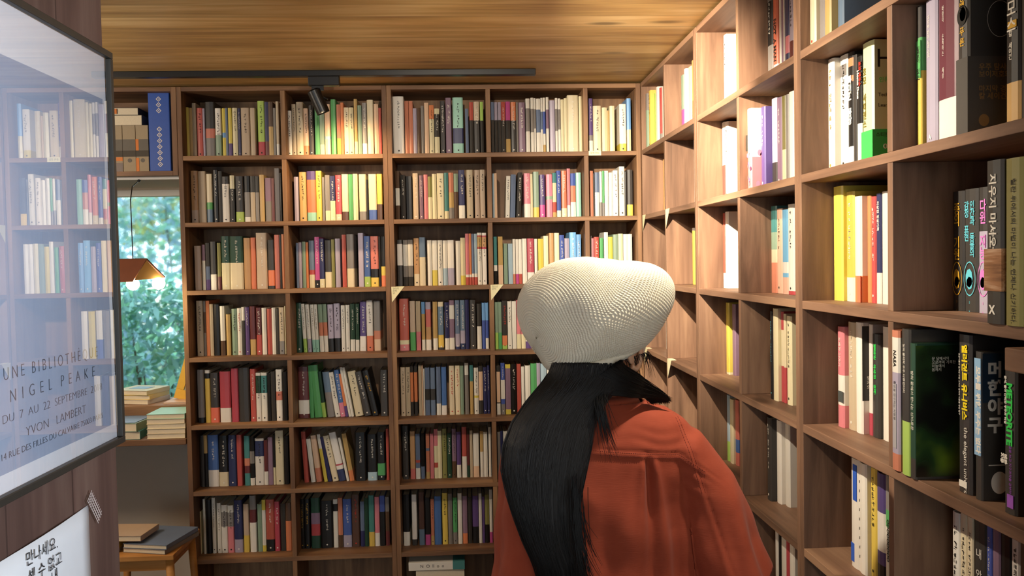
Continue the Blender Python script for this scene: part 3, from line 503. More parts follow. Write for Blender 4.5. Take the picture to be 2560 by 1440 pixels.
def disc(key, cx, cz, rx, rz, mat, inner=0.0, face='spine', name='printed_emblem', n=32, lift=.0005):
    o, W, H, D = SPB[key]; m = MB()
    def pt(a, s):
        u, v = cx+rx*s*math.cos(a), cz*H+rz*s*math.sin(a)
        return (u, -lift, v) if face == 'spine' else (W+lift, u, v)
    A = [2*math.pi*i/n for i in range(n+1)]
    if inner:
        for i in range(n): m.poly([pt(A[i], inner), pt(A[i+1], inner), pt(A[i+1], 1), pt(A[i], 1)])
    else: m.poly([pt(a, 1) for a in A[:-1]])
    return m.build(name, mat, o)
# the trio
for k, ink, txt in (('DA', 'y', '종의 기원'), ('DC', 'c', ''), ('DE', 'p', '다윈 지능')):
    o, W, H, D = SPB[k]
    if k == 'DC':
        spine_text(k, '인간과 동물의', .0165, ink, .90, .70, bold=.0003, sx=.95, line=.86); spine_text(k, '감정 표현', .0165, ink, .90, .28, bold=.0003, sx=.95, line=.86)
    else: spine_text(k, txt, .024, ink, .90, .5, bold=.0005, sx=.85, line=.86)
    disc(k, W*.5, .27, W*.44, .031, INK[ink], inner=.93); disc(k, W*.47, .275, W*.27, .017, INK[ink], n=9); disc(k, W*.50, .235, W*.24, .012, INK[ink], n=7)
    spine_text(k, 'S\nb', .006, ink, .09, .5)
spine_text('X1', '지우지 마시오', .019, 'w', .92, .45, 'rot', bold=.0004); spine_text('X1', '린후이인 지음  김영희 옮김', .0065, 'w', .58, .5, 'rot')
bandm = wood('wood_grain_print', '#523420', '#9a6c48', '#d0b294', 1, scale=5, knots=False); 
o, W, H, D = SPB['X1']; m = MB(); m.box((-.0004, -.0006, H*.20), (W+.0004, D*.9, H*.46)); m.build('paper_band', bandm, o)
spine_text('X1', 'X', .018, 'w', .12, .45, bold=.0008)
spine_text('X2', '철판 위에서의 마법이 나는 언제나 신기하다.', .0115, 'k', .88, .55, 'rot'); cover_text('X2', '은미 교수 강력 추천!', .013, 'k', .03, .88, mode='rot', bold=.0004)
# homo sapiens
spine_text('HS', '호모 사피엔스', .019, 'h', .80, .30, bold=.0005, sx=.8, line=.98)
cover_text('HS', 'H', .056, 'k', .007, .95, bold=-.0002); cover_text('HS', '인류를', .012, 'g', .014, .70); cover_text('HS', 'Tech\n\nLearn', .011, 'k', .012, .58); 
o, W, H, D = SPB['HS']; m = MB(); m.box((-.0004, -.0006, 0.0), (W+.0005, D*.98, H*.285)); m.build('paper_band', plain('green_band', '#44c45c', .5), o)
lettering('band_lettering', '스티븐 핑커,', .011, INK['k'], basis((0,1,0), (0,0,1), (W+.0011, .006, H*.26)), o, align='LEFT'); lettering('band_lettering', '이', .016, INK['w'], basis((0,1,0), (0,0,1), (W+.0011, .022, H*.17)), o, .0004, align='LEFT')
# cell with the cosmos books
spine_text('CO', '코스모스', .027, 'w', .99, .5, bold=.0003, line=.92, sx=.9); spine_text('CO', '칼 세이건', .0095, 'w', .60, .45, bold=.0002)
spine_patch('CO', .25, .85, .615, .66, INK['y'])
k0 = 'C2r2_3'; o, W, H, D = SPB[k0]
spine_text(k0, '창백한', .016, 'y', .99, .5, bold=.0002); disc(k0, W*.5, .84, W*.42, .017, BM['k']); disc(k0, W*.58, .845, W*.27, .011, INK['y']); spine_text(k0, '푸른 점', .015, 'y', .76, .5, bold=.0002, line=1.2)
m = MB(); m.box((-.0004, -.0006, 0.0), (W+.0005, D*.98, H*.55)); m.build('paper_band', plain('grey_band', '#4a4540', .5), o)
lettering('band_lettering', '우주 탐사의\n보이저호의\n\n마지막 경계\n칼 세이건의', .012, INK['d'], basis((0,1,0), (0,0,1), (W+.0012, .018, H*.50)), o, .0002, 1.0, 'LEFT')
disc(k0, .027, .12, .009, .010, INK['d'], face='cover', lift=.001); disc(k0, .055, .80, .022, .030, INK['w'], inner=.97, face='cover')
spine_text('C2r2_1', '안으로 읽는 과학사의', .0085, 'w', .90, .35, 'rot'); spine_text('C2r2_1', 'A', .011, 'w', .09, .5, bold=.0006)
cover_text('RD', '태양이', .011, 'w', .004, .93); spine_text('RD', '바람이\n순록하는\n세상', .0105, 'w', .93, .35, sx=.6)
spine_text('C2r2_0', '빛깔이 있는', .011, 'k', .72, .5, bold=.0003); spine_patch('C2r2_0', .05, .95, .50, .76, BM['gn'])
# lower cell
spine_text('C2r4_0', 'NASA', .012, 'k', .86, .5, 'rot', bold=.0003); spine_text('C2r4_0', '행성을 연구하는 사람들', .0075, 'k', .64, .5, 'rot'); spine_patch('C2r4_0', .3, .72, .16, .62, plain('photo_strip', '#a9a6a8', .4))
spine_text('C2r4_1', '빛의 물리학 우주 다큐멘터리', .0075, 'w', .90, .4, 'rot')
spine_text('C2r4_2', '밤의 끝에서 만나는 신비로운', .009, 'w', .80, .5, 'rot')
aur, nt, b = newmat('aurora_cover_print', .25, .6); tc = N(nt, 'ShaderNodeTexCoord'); no = N(nt, 'ShaderNodeTexNoise'); no.inputs['Scale'].default_value = 14; no.inputs['Detail'].default_value = 1.5
nt.links.new(tc.outputs['Object'], no.inputs['Vector']); cr = N(nt, 'ShaderNodeValToRGB'); nt.links.new(no.outputs['Fac'], cr.inputs[0])
e = cr.color_ramp.elements; e[0].position = .40; e[0].color = srgb('#10130e')+(1,); e[1].position = .72; e[1].color = srgb('#5f7a20')+(1,); q = cr.color_ramp.elements.new(.55); q.color = srgb('#24401e')+(1,)
nt.links.new(cr.outputs['Color'], b.inputs['Base Color']); cover_patch('C2r4_2', .0015, SPB['C2r4_2'][3]-.002, .02, .985, aur); cover_text('C2r4_2', '문 달에서의\n오로라의 기록한\n하늘에서\n봄까지', .0065, 'w', .03, .90)
spine_text('EU', '엘러건트 유니버스', .0165, 'q', .94, .55, 'rot', bold=.0007); spine_text('EU', 'the elegant universe', .0145, 'w', .42, .66, 'rot'); spine_text('EU', '초끈이론과 숨겨진 차원 그리고 궁극의 이론을 향한 탐구', .0045, 'w', .88, .17, 'rot')
spine_patch('EU', .15, .75, .035, .075, INK['w'])
spine_patch('MH', .0, .92, .30, .955, plain('sky_strip', '#8fb6d6', .45)); spine_text('MH', '모두를 위한 우주는 없다', .014, 'w', .90, .5, 'rot', bold=.0006)
cover_text('MH', '머\n\n한\n\n야\n\n구', .027, 'w', .010, .93, bold=.0012, mode='flat', line=.55)
disc('MH', .030, .12, .014, .018, INK['w'], face='cover', n=48); cover_patch('MH', .012, .05, .235, .242, INK['w'])
cover_patch('MH', .002, .14, .66, .99, plain('night_sky_print', '#1e3040', .35), lift=.0002)
spine_text('ME', '우리', .012, 'g', .99, .7); spine_text('ME', 'METEORITE', .0185, 'g', .80, .5, 'rot', bold=.0009); spine_text('ME', '운석, 돌이 간직한 우주의 비밀', .006, 'w', .84, .2, 'rot', bold=.0002)
spine_text('ME', '글을 쓰고 지구과학을 공부하는', .0062, 'v', .42, .6, 'rot'); spine_patch('ME', .35, .85, .04, .12, INK['v']); spine_text('ME', '비와\n지유', .0085, 'w', .36, .2, 'rot', bold=.0006)
# others on the right wall
spine_text('C2r5_3', '내 안의 우주', .019, 'w', .80, .5, line=.95); spine_text('C2r5_6', '지구의', .021, 'w', .60, .45, bold=.001, line=.9); spine_text('C2r5_5', '인지 과학', .016, 'o', .62, .5, bold=.0008)
spine_text('C1r3_5', '이상한 정상가족', .0095, 'w', .93, .5, 'rot', bold=.0003); spine_text('C1r2_4', 'Homo Deus', .0125, 'w', .88, .35, 'rot', bold=.0005); spine_text('C1r2_4', '호모 데우스', .011, 'r', .95, .75, 'rot', bold=.0005)
spine_text('C1r2_2', '특이한 몽상', .020, 'w', .80, .5, bold=.0009, line=.9); spine_text('B2r1_1', 'NOT  A MAN', .020, 'k', .72, .5, 'rot', bold=.0006)
spine_text('GK', '별로운 우주의 탄생', .012, 'g', .90, .5, bold=.0004); spine_text('C1r4_0', '유쾌한 이야기', .012, 'w', .90, .45, 'rot')
spine_patch('C1r4_0', .2, .98, .25, .36, plain('portrait_jacket', '#4c5250', .5)); cover_patch('W4', .002, .12, .30, .97, BM['dg']); cover_text('W4', '밀\n제\n의', .010, 'w', .012, .52)
spine_patch('C1r3_2', .5, 1.0, .0, .25, BM['o'])
for i in range(9): cover_patch('BW', .002, .13, .12+.085*i, .145+.085*i, BM['g'])
cover_patch('BW', .02, .13, .05, .14, INK['b'], lift=.0008); spine_patch('BW', .1, .5, .05, .22, INK['b']); spine_patch('BW', .35, .8, .62, .95, INK['b'])
spine_text('C1r5_4', 'OOOOOOOOO', .012, 'k', .62, .5, 'rot', bold=.0004)
rr = random.Random(3)
for i in range(9): disc('B2r2_0', rr.uniform(.004, .028), rr.uniform(.05, .5), .0035, .006, INK['p'] if i % 2 else BM['pk'], name='printed_blossom')
o, W, H, D = SPB['B2r2_0']
for i in range(8): disc('B2r2_0', rr.uniform(.004, .06), rr.uniform(.05, .55), .006, .009, BM['pk'], face='cover', name='printed_blossom')

# ---------------------------------------------------------------- lying books
def lying(name, cx, cy, z, W, D, T, rot, cov, label, cat='book', group=None, pages=None):
    """lying book, spine towards -y before rotation"""
    e = empty(name, (cx, cy, z), (0, 0, rot)); tagp(e, label, cat, group)
    m = MB(); t = .0018
    m.box((-W/2, -D/2, 0), (W/2, D/2, t)); m.box((-W/2, -D/2, T-t), (W/2, D/2, T)); m.box((W/2-t, -D/2, t), (W/2, D/2, T-t))
    m.build('cover', cov, e, bevel=.0006)
    m = MB(); m.box((-W/2+.002, -D/2+.003, t), (W/2-t, D/2-.003, T-t)); m.build('page_block', pages or PAGES, e)
    return e
g = 'books stacked on the bench under the window'
for i in range(5):
    lying('book', -.0925, .105, .866+.0217*i, .165, .19, .0215, .010*(i % 3-1), BM[['c', 'bg', 'c', 'bg', 'mi'][i]],
          'cream paperback in right-hand stack on window bench, '+['at the bottom', 'second from bottom', 'middle one', 'second from top', 'topmost with pale mint cover'][i], 'book', g)
for i in range(2):
    lying('book', -.285, .10, .866+.0365*i, .155, .19, .036, .05-.12*i, BM[['t', 'gt'][i]], ['teal covered thick book below another, left stack on window bench', 'thick book with lilac picture cover topping left bench stack'][i], 'book', g)
o = boxo('book', (-.075, -.09, 0), (.075, .085, .0022), BM['gb']); o.location = (-.290, .10, .9393); o.rotation_euler = (0, 0, -.07); tagp(o, 'slim slate-blue booklet lying on top of left bench stack', 'book')
for i in range(3):
    lying('book', -.31, .335, .9835+.0212*i, .18, .17, .021, [-.28, -.20, -.30][i], BM[['w', 'y', 'c'][i]], ['white book at bottom of the stack on window ledge', 'yellow-edged book in middle of the stack on window ledge', 'cream book with small blue picture topping window ledge stack'][i], 'book', 'books on the window ledge')
o = boxo('picture_card', (-.045, -.035, 0), (.045, .035, .001), plain('blue_picture', '#7f9fb4', .4)); o.location = (-.31, .335, 1.0473); o.rotation_euler = (0, 0, -.3); tagp(o, 'small blue picture card on top of window ledge stack', 'card')
lying('notebook', -.095, .305, .9835, .16, .16, .008, .0, BM['ph'], 'thin peach notebook lying flat under the yellow framed picture', 'notebook')
e = empty('framed_picture', (-.158, .315, .999), (math.radians(-10), math.radians(14), 0)); tagp(e, 'yellow framed picture leaning beside the bookcase on window ledge', 'picture')
YEL = plain('yellow_frame_paint', '#e8b638', .5)
m = MB(); m.box((0, 0, 0), (.15, .012, .045)); m.box((0, 0, .195), (.15, .012, .24)); m.box((0, 0, .045), (.035, .012, .195)); m.box((.115, 0, .045), (.15, .012, .195)); m.build('frame', YEL, e, bevel=.001)
boxo('picture', (.035, .006, .045), (.115, .010, .195), plain('pale_picture', '#c3c8a8', .5), e); boxo('stand', (.01, .012, .0), (.14, .016, .012), BLACKM, e)
# shelf above the window: binder and boxes
e = empty('binder', (-.088, .035, 2.0325)); tagp(e, 'large blue binder with white diamond pattern on its spine', 'binder')
m = MB(); m.box((-.046, 0, 0), (.046, .19, .352)); m.build('case', plain('binder_blue', '#2f56ae', .5), e, bevel=.004)
m = MB()
for zc in [.315, .290, .265]+[.185-.0255*i for i in range(7)]:
    for s0, s1 in ((.0115, .0075), (.003, 0)):
        for k in range(4):
            a0, a1 = k*math.pi/2, (k+1)*math.pi/2
            def q(a, s, zc=zc): return (s*math.cos(a), -.0006, zc+s*math.sin(a))
            m.poly([q(a0, s1), q(a1, s1), q(a1, s0), q(a0, s0)] if s1 else [q(a0, 0), q(a1, s0), q(a0, s0)])
m.build('diamond_print', INK['w'], e)
BOXM = plain('box_card_cream', '#a39378', .7); BAND = plain('box_band_dark', '#4a443a', .7); GRAYB = plain('box_grey', '#6c675e', .7); ORB = plain('box_orange', '#d47a30', .6)
for i, (x0, x1) in enumerate(((-.355, -.248), (-.246, -.192), (-.190, -.137))):
    e = empty('book_box', ((x0+x1)/2, .035, 2.0325)); tagp(e, ['cream slipcase with striped foot at left on the high shelf, partly hidden', 'cream and grey slipcase with round mark, middle of the high shelf row', 'cream slipcase with orange edge beside the blue binder'][i], 'box', 'slipcases on the high shelf')
    h = .203; w_ = (x1-x0)/2
    m = MB(); m.box((-w_, 0, 0), (w_, .19, h)); m.build('case', BOXM, e, bevel=.001)
    m = MB(); m.box((-w_-.0003, -.0006, h*.45), (w_+.0003, .12, h*.70)); m.build('grey_band', GRAYB, e)
    m = MB(); m.box((-w_-.0005, -.0009, h*.33), (w_+.0005, .12, h*.46)); m.build('dark_band', BAND, e)
    if i == 0:
        m = MB(); m.box((-w_-.0005, -.001, h*.24), (w_, .001, h*.32)); m.build('orange_band', ORB, e); m = MB(); m.box((-w_, -.001, 0), (w_+.0002, .001, h*.20)); m.build('brown_foot', BM['n'], e)
    if i == 2:
        for z0_, z1_ in ((.46, .70), (0, .30)):
            m = MB(); m.box((-w_-.0006, -.0012, h*z0_), (-w_+.012, .001, h*z1_)); m.build('orange_edge', ORB, e)
    m = MB(); k = 20; m.poly([(.001+.009*math.cos(2*math.pi*j/k), -.0008, h*.25+.009*math.sin(2*math.pi*j/k)) for j in range(k)]); m.build('round_mark', GRAYB, e)
lying('book_box', -.265, .13, 2.2365, .20, .17, .045, 0, GRAYB, 'grey wrapped box lying on top of the slipcases', 'box')
lying('book_box', -.275, .13, 2.282, .18, .16, .033, 0.03, BAND, 'dark flat box with orange label, topmost on the high shelf', 'box')
o = boxo('box_label', (-.012, 0, 0), (.012, .001, .022), ORB); o.location = (-.284, .0492-.002, 2.287); tagp(o, 'small orange label on the topmost dark box', 'label')
# boxes lying on the lowest visible shelf
e = empty('game_box', (1.075, .10, .24)); tagp(e, 'white flat box with teal end lying on the lowest shelf', 'box')
m = MB(); m.box((-.125, -.09, 0), (.125, .09, .036)); m.build('case', BM['w'], e, bevel=.001); m = MB(); m.box((.072, -.0905, -.0003), (.1254, .0905, .0363)); m.build('teal_end', BM['t'], e)
lettering('printed_marks', 'N  O  ll  o  o', .02, INK['k'], basis((1,0,0), (0,0,1), (-.02, -.0906, .028)), e)
for i in range(3):
    lying('flat_box', 1.08+.004*i, .10, .0355+.0684*i, .22, .17, .068, .01*i, [BM['n'], BM['k'], BM['dg']][i], ['brown flat box at the bottom below the white one', 'black flat box under two others, lowest shelf', 'dark grey flat box directly under the white one'][i], 'box')

# ---------------------------------------------------------------- stool with magazines
e = empty('wooden_stool', (-.075, -.19, 0)); tagp(e, 'pale wooden stool under the window bench holding magazines', 'stool')
m = MB(); m.box((-.20, -.17, .452), (.125, .17, .474)); m.build('seat', PINE, e, bevel=.003)
m = MB()
for y in (-.145, .125): m.box((-.165, y, .405), (.09, y+.018, .452))
m.box((-.175, -.13, .405), (-.158, .13, .452)); m.box((.078, -.13, .405), (.096, .13, .452)); m.build('apron', PINE, e, bevel=.001)
for sx in (-1, 1):
    for sy in (-1, 1):
        cx = -.0375+sx*.135; m = MB(); top = ring((cx, sy*.135, .452), (1,0,0), (0,1,0), .017, .017, 12); bot = ring((cx+sx*.02, sy*.15, 0), (1,0,0), (0,1,0), .012, .012, 12)
        m.loft([bot, top]); m.build('leg', PINE, e, smooth=True)
for i in range(2):
    lying('magazine', -.045, -.215, .4745+.0185*i, .19, .24, .018, -.26+.04*i, BM[['g', 'gb'][i]], ['magazine with grey cover under the blue-grey one, on stool', 'blue-grey picture magazine on top of right stool stack'][i], 'magazine')
for i in range(3):
    lying('book', -.235, -.235, .4745+.0155*i, .10, .16, .015, .02*i, BM[['bg', 'y', 'y'][i]], ['beige book at bottom of left stool stack, behind partition edge', 'yellow book, middle of the left stool stack', 'yellow book, second from top of left stool stack'][i], 'book')
lying('book', -.175, -.235, .5215, .19, .16, .022, -.10, BM['bg'], 'beige book with sketch on cover lying slanted across the stool stacks')

# ---------------------------------------------------------------- ceiling track and spot, second track with the spots above the aisle
e = empty('track_light', (0.7, -.25, CZ)); tagp(e, 'black ceiling track with one spotlight in front of the far bookcase', 'track light')
m = MB(); m.box((-1.7, -.017, -.024), (.835, .017, 0)); m.build('track_rail', BLACKM, e, bevel=.002)
m = MB(); m.box((-.09, -.017, -.062), (.035, .017, -.024)); m.build('adapter_box', BLACKM, e, bevel=.003)
def spot_head(e, top, aim, L=.085, R=.028):
    top = Vector(top); d = (Vector(aim)).normalized(); a = top-d*.02; bq = top+d*(L-.02)
    m = MB(); m.tube(a, bq, R, R*.98, 28, cap=False); m.tube(a-d*.006, a, R*.72, R, 28); m.tube(bq-d*.002, bq-d*.028, R*.86, R*.5, 28, cap=False)
    x = d.orthogonal().normalized()
    m.build('lamp_head', BLACKM, e, smooth=False)
    lm, nt, b = newmat('lamp_lens', .3, .5); b.inputs['Emission Color'].default_value = (1, .8, .5, 1); b.inputs['Emission Strength'].default_value = 6
    m = MB(); m.tube(bq-d*.030, bq-d*.026, R*.6, R*.6, 20); m.build('lens', lm, e)
m = MB(); m.box((-.052, -.006, -.125), (-.044, .006, -.060)); m.box((-.078, -.004, -.08), (-.03, .004, -.06)); m.tube((-.05, 0, -.10), (-.015, 0, -.115), .004, .004, 10); m.build('arm', BLACKM, e)
spot_head(e, (-.062, 0, -.10), (.40, .12, -1.0), L=.095, R=.027)
e = empty('track_light', (1.15, -1.95, CZ)); tagp(e, 'black ceiling track above the aisle, outside the photograph', 'track light')
m = MB(); m.box((-.9, -.017, -.024), (.75, .017, 0)); m.build('track_rail', BLACKM, e, bevel=.002)
for px, py, pz, aim in ((1.84, -2.30, 2.345, (-.24, .17, -.8)), (.95, -2.02, 2.32, (1.1, .12, -.565)), (1.36, -1.74, 2.32, (.7, .99, -.485)), (1.15, -1.85, 2.32, (.2, 1.85, -.5))):
    d = Vector(aim).normalized(); q = Vector((px, py, pz))-Vector((1.15, -1.95, CZ))-d*.07+Vector((0, 0, .0))
    m = MB(); m.tube((q.x, q.y, -.02), tuple(q), .005, .005, 10); m.box((q.x-.03, min(q.y, 0)-.012, -.03), (q.x+.03, max(q.y, 0)+.012, -.020)); m.build('arm', BLACKM, e)
    m = MB(); bq = q+d*.035; m.tube(q-d*.03, bq, .028, .028, 24, cap=False); m.tube(q-d*.032, q-d*.029, .02, .028, 24); m.build('lamp_head', BLACKM, e)

for gx, gy, gz, lab in ((-1.0, -1.25, 2.08, 'unseen hanging lamp fitting added for the fill light left of the partition'), (1.35, -4.75, 1.95, 'unseen hanging lamp fitting added for the fill light behind the camera')):  # fittings made up to go with the two added point lights
    e = empty('fill_lamp', (gx, gy, gz)); tagp(e, lab, 'lamp'); m = MB(); m.tube((0, 0, .12), (0, 0, CZ-gz), .003, .003, 8); m.tube((0, 0, .10), (0, 0, .15), .03, .02, 16); m.tube((0, 0, CZ-gz-.02), (0, 0, CZ-gz), .04, .05, 20); m.build('cord', BLACKM, e)
# ---------------------------------------------------------------- book-shaped pendant lamp by the window
e = empty('pendant_lamp', (-.150, -.12, 1.56)); tagp(e, 'brown open-book shaped pendant lamp with two glowing bulbs at the window', 'lamp')
SH = plain('lamp_shade_cover', '#6b3a24', .55, .4, .25, 0, 14); bulb, nt, b = newmat('bulb_glow', .3, .3)
b.inputs['Emission Color'].default_value = (1, .86, .58, 1); b.inputs['Emission Strength'].default_value = 14
m = MB()
def slab(p, q, r, s, t=.004):
    p, q, r, s = map(Vector, (p, q, r, s)); n = (q-p).cross(s-p).normalized()*t; a = [p, q, r, s]; c = [v+n for v in a]
    m.poly(a); m.poly(c[::-1])
    for i in range(4): j = (i+1) % 4; m.poly([a[i], c[i], c[j], a[j]])
slab((-.12, .02, .095), (.055, -.02, .095), (.012, -.075, 0), (-.14, -.035, .0)); slab((.055, -.02, .095), (-.12, .02, .095), (-.10, .10, .005), (.105, .045, .015)); m.build('shade', SH, e)
PG = plain('shade_pages', '#d9a95c', .8); PGb = PG.node_tree.nodes['Principled BSDF']
m = MB(); m.poly([(.050, -.020, .090), (.018, -.070, .004), (.095, .038, .012)]); m.build('shade_pages', PG, e)
m = MB(); m.tube((-.010, 0, .09), (-.012, 0, .34), .0022, .0022, 8); m.tube((-.012, 0, .34), (-.022, .05, .40), .0022, .0022, 8); m.tube((-.022, .05, .40), (-.035, .16, .435), .0022, .0022, 8); m.tube((-.035, .16, .435), (-.037, .18, .441), .006, .006, 10); m.build('cord', BLACKM, e)
for bx, by in ((-.006, -.02), (.085, .02)):
    m = MB(); rs = []
    for i in range(9):
        t = math.pi*i/8; rs.append(ring((bx, by, -.012-.026*math.cos(t)*-1), (1,0,0), (0,1,0), max(.0265*math.sin(t), .001), max(.0265*math.sin(t), .001), 20))
    m.loft(rs); m.build('bulb', bulb, e, smooth=True)
light('pendant_glow', 'POINT', (-.13, -.13, 1.50), 3.0, (1.0, .78, .45), shadow_soft_size=.04)
# paper section tags folded over shelf fronts
def tri(pts, label, lines, back=(0, .02, 0)):
    e = empty('shelf_tag', pts[0]); tagp(e, label, 'tag', 'paper section tags on the shelves'); p = [Vector(q)-Vector(pts[0]) for q in pts]
    n = Vector((0, -.0012, 0)) if back[1] else Vector((-.0012, 0, 0))
    m = MB(); m.poly([q+n for q in p]); m.poly([q+n*.6 for q in p][::-1]); m.poly([p[0]+n, p[0]+Vector(back)+Vector((0,0,.0006)), p[1]+Vector(back)+Vector((0,0,.0006)), p[1]+n]); m.build('paper', PAPER, e)
    if lines: lettering('handwriting', lines, .010, plain('pencil', '#8c8a70', .8), basis((1,0,0), (0,0,1), (p[0].x+.006, -.0016, -.004)), e, align='LEFT')
    return e
tri([(.903, 0, 1.5115), (.960, 0, 1.5115), (.905, 0, 1.443)], 'cream triangular paper tag hanging where second and third far-wall bays meet', '판타지\n문학\nSF')
tri([(1.340, 0, 1.5115), (1.397, 0, 1.5115), (1.342, 0, 1.443)], 'cream triangular paper tag hanging beside the white hat, far wall', '청소년\n문학')
o = boxo('shelf_tag', (1.787, -.0014, 2.076), (1.842, 0, 2.0965), PAPER); tagp(o, 'small rectangular cream tag on the top shelf near the corner', 'tag'); lettering('handwriting', '문학 전집', .010, INK['k'], basis((1,0,0), (0,0,1), (1.814, -.0018, 2.091)), o)
for i, (yy, zz) in enumerate(((-.012, 1.8075), (-.452, 1.8075), (-.012, 1.2185), (-.452, 1.2185))):
    tri([(RWX, yy, zz), (RWX, yy-.07, zz), (RWX, yy-.005, zz-.075)], ['cream triangular tag in the corner on second right-wall shelf', 'cream triangular tag on second right-wall shelf at the first divider', 'cream triangular tag in the corner behind the person, fourth shelf', 'cream triangular tag right of the hat brim, fourth right-wall shelf'][i], '', (.02, 0, 0))
# metal bookend
e = boxo('bookend', (0, 0, 0), (.03, .004, .045), plain('dark_plate', '#4c4640', .4, .5, .1, 0, 30, .6)); e.location = (RWX+.02, -1.37, 1.807+.112); tagp(e, 'small dark metal plate on the divider beside blossom-patterned book', 'plate')
# teal display board and wood rail at the near end of the right bookcase
e = empty('display_board', (RWX-.009, -2.646, .9215)); tagp(e, 'teal display board with black shape at right edge of the frame', 'sign')
m = MB(); m.box((0, -.17, 0), (.006, 0, .405)); m.build('board', plain('teal_card', '#3f7a74', .6), e, bevel=.001)
m = MB(); m.poly([(-.0006, -.004, .255), (-.0006, -.05, .31), (-.0006, -.05, .243)][::-1]); m.build('black_shape', INK['k'], e)
o = boxo('wooden_block', (0, -.06, 0), (.03, 0, .033), WY, None, .002); o.location = (RWX-.034, -2.634, 1.451); tagp(o, 'small pale wooden block at the right frame edge above the teal board', 'block')

# ---------------------------------------------------------------- framed poster
e = empty('framed_poster', (PX, -2.60, 1.324)); tagp(e, 'large framed exhibition poster behind glass on the left partition', 'poster')
y1 = .279; y0 = -.20; h = .654; FT = .024   # local: y along wall, x out of it
fw = .011
FRM = plain('frame_black', '#2c2a26', .45)
m = MB(); m.box((0, y0, 0), (FT, y1, fw)); m.box((0, y0, h-fw), (FT, y1, h)); m.box((0, y0, fw), (FT, y0+fw, h-fw)); m.box((0, y1-fw, fw), (FT, y1, h-fw)); m.build('frame', FRM, e, bevel=.0012)
boxo('poster_sheet', (.001, y0+fw, fw), (.014, y1-fw, h-fw), plain('poster_white', '#dcdde4', .6, .2, .02), e)
pm = plain('poster_blue_grey', '#9aa6bd', .6, .2, .03, 0, 3)
o = boxo('poster_picture', (.014, y0+fw+.02, .035), (.0143, .255, .573), pm, e)
gls, nt, b = newmat('poster_glass', .0, .5); nt.nodes.remove(b); L = nt.links.new
gb_ = N(nt, 'ShaderNodeBsdfGlossy'); gb_.inputs['Roughness'].default_value = 0.004; tb = N(nt, 'ShaderNodeBsdfTransparent'); ms = N(nt, 'ShaderNodeMixShader'); fn = N(nt, 'ShaderNodeLayerWeight'); fn.inputs['Blend'].default_value = .5
pw = N(nt, 'ShaderNodeMath', operation='POWER'); L(fn.outputs['Facing'], pw.inputs[0]); pw.inputs[1].default_value = 4.0
mu = N(nt, 'ShaderNodeMath', operation='MULTIPLY_ADD'); L(pw.outputs[0], mu.inputs[0]); mu.inputs[1].default_value = 2.6; mu.inputs[2].default_value = 0.05; mu.use_clamp = True
L(mu.outputs[0], ms.inputs[0]); L(tb.outputs[0], ms.inputs[1]); L(gb_.outputs[0], ms.inputs[2]); L(ms.outputs[0], nt.nodes['Material Output'].inputs[0])
m = MB(); m.poly([(.0195, y0+fw, fw), (.0195, y1-fw, fw), (.0195, y1-fw, h-fw), (.0195, y0+fw, h-fw)]); m.build('glass', gls, e)
PI = plain('poster_ink', '#4d5664', .7)
def pt(txt, ya, yb, z, size):
    lettering('poster_lettering', txt, size, PI, basis((0,1,0), (0,0,1), (.0147, ya+2.60, z-1.324)), e, -.0004 if size > .015 else -.0002, align='LEFT', extr=.0001, fit=yb-ya)
pt('U N E   B I B L I O T H È Q U E', -2.678, -2.398, 1.497, .024); pt('N  I  G  E  L    P  E  A  K  E', -2.664, -2.411, 1.467, .024)
pt('DU  7  AU  22  SEPTEMBRE  2018', -2.684, -2.386, 1.436, .0165); pt('YVON   LAMBERT', -2.628, -2.447, 1.411, .0185); pt('14 RUE DES FILLES DU CALVAIRE 75003 PARIS', -2.690, -2.386, 1.387, .0125)
# paper notice with tape
e = empty('paper_notice', (PX, -2.42, 1.245)); tagp(e, 'white handwritten paper notice taped below the poster', 'notice')
m = MB(); n = 14; rs = []
for i in range(n+1):
    u = i/n; rs.append([(.0012+.004*math.sin(math.pi*min(1, u*1.6)), -u*.42, -.28*v/8) for v in range(9)])
m.loft(rs, close=False, cap=False)
o = m.build('sheet', plain('notice_white', '#d4d6da', .75, .2, .02), e, smooth=True); sm = o.modifiers.new('thickness', 'SOLIDIFY'); sm.thickness = .0004
MK = plain('marker_ink', '#20242a', .6)
for txt, y, z, s in (('만나세요.', -.152, -.008, .022), ('셈 수 없고', -.148, -.034, .022), ('내', -.085, -.058, .022)):
    lettering('handwriting', txt, s, MK, basis((0,1,0), (0,.06,1), (.0058, y-.052, z)), e, -.0001, align='LEFT')
TAPE = plain('lace_tape', '#b7aaa6', .8)
m = MB(); a = math.radians(-52)
ca, sa_ = math.cos(a), math.sin(a)
for i in range(10):
    for j in range(4):
        u0, v0 = -.022+.0052*i, -.009+.0046*j
        for (a0, b0, a1, b1) in ((0, 0, .0052, .0014), (0, .0014, .0018, .0046)):
            P = [(u0+a0, v0+b0), (u0+a1, v0+b0), (u0+a1, v0+b1), (u0+a0, v0+b1)]
            m.poly([(.0062, .010+1.15*(x*ca-y*sa_), -.004+1.15*(x*sa_+y*ca)) for x, y in P])
m.build('tape', TAPE, e)
flush_lettering()


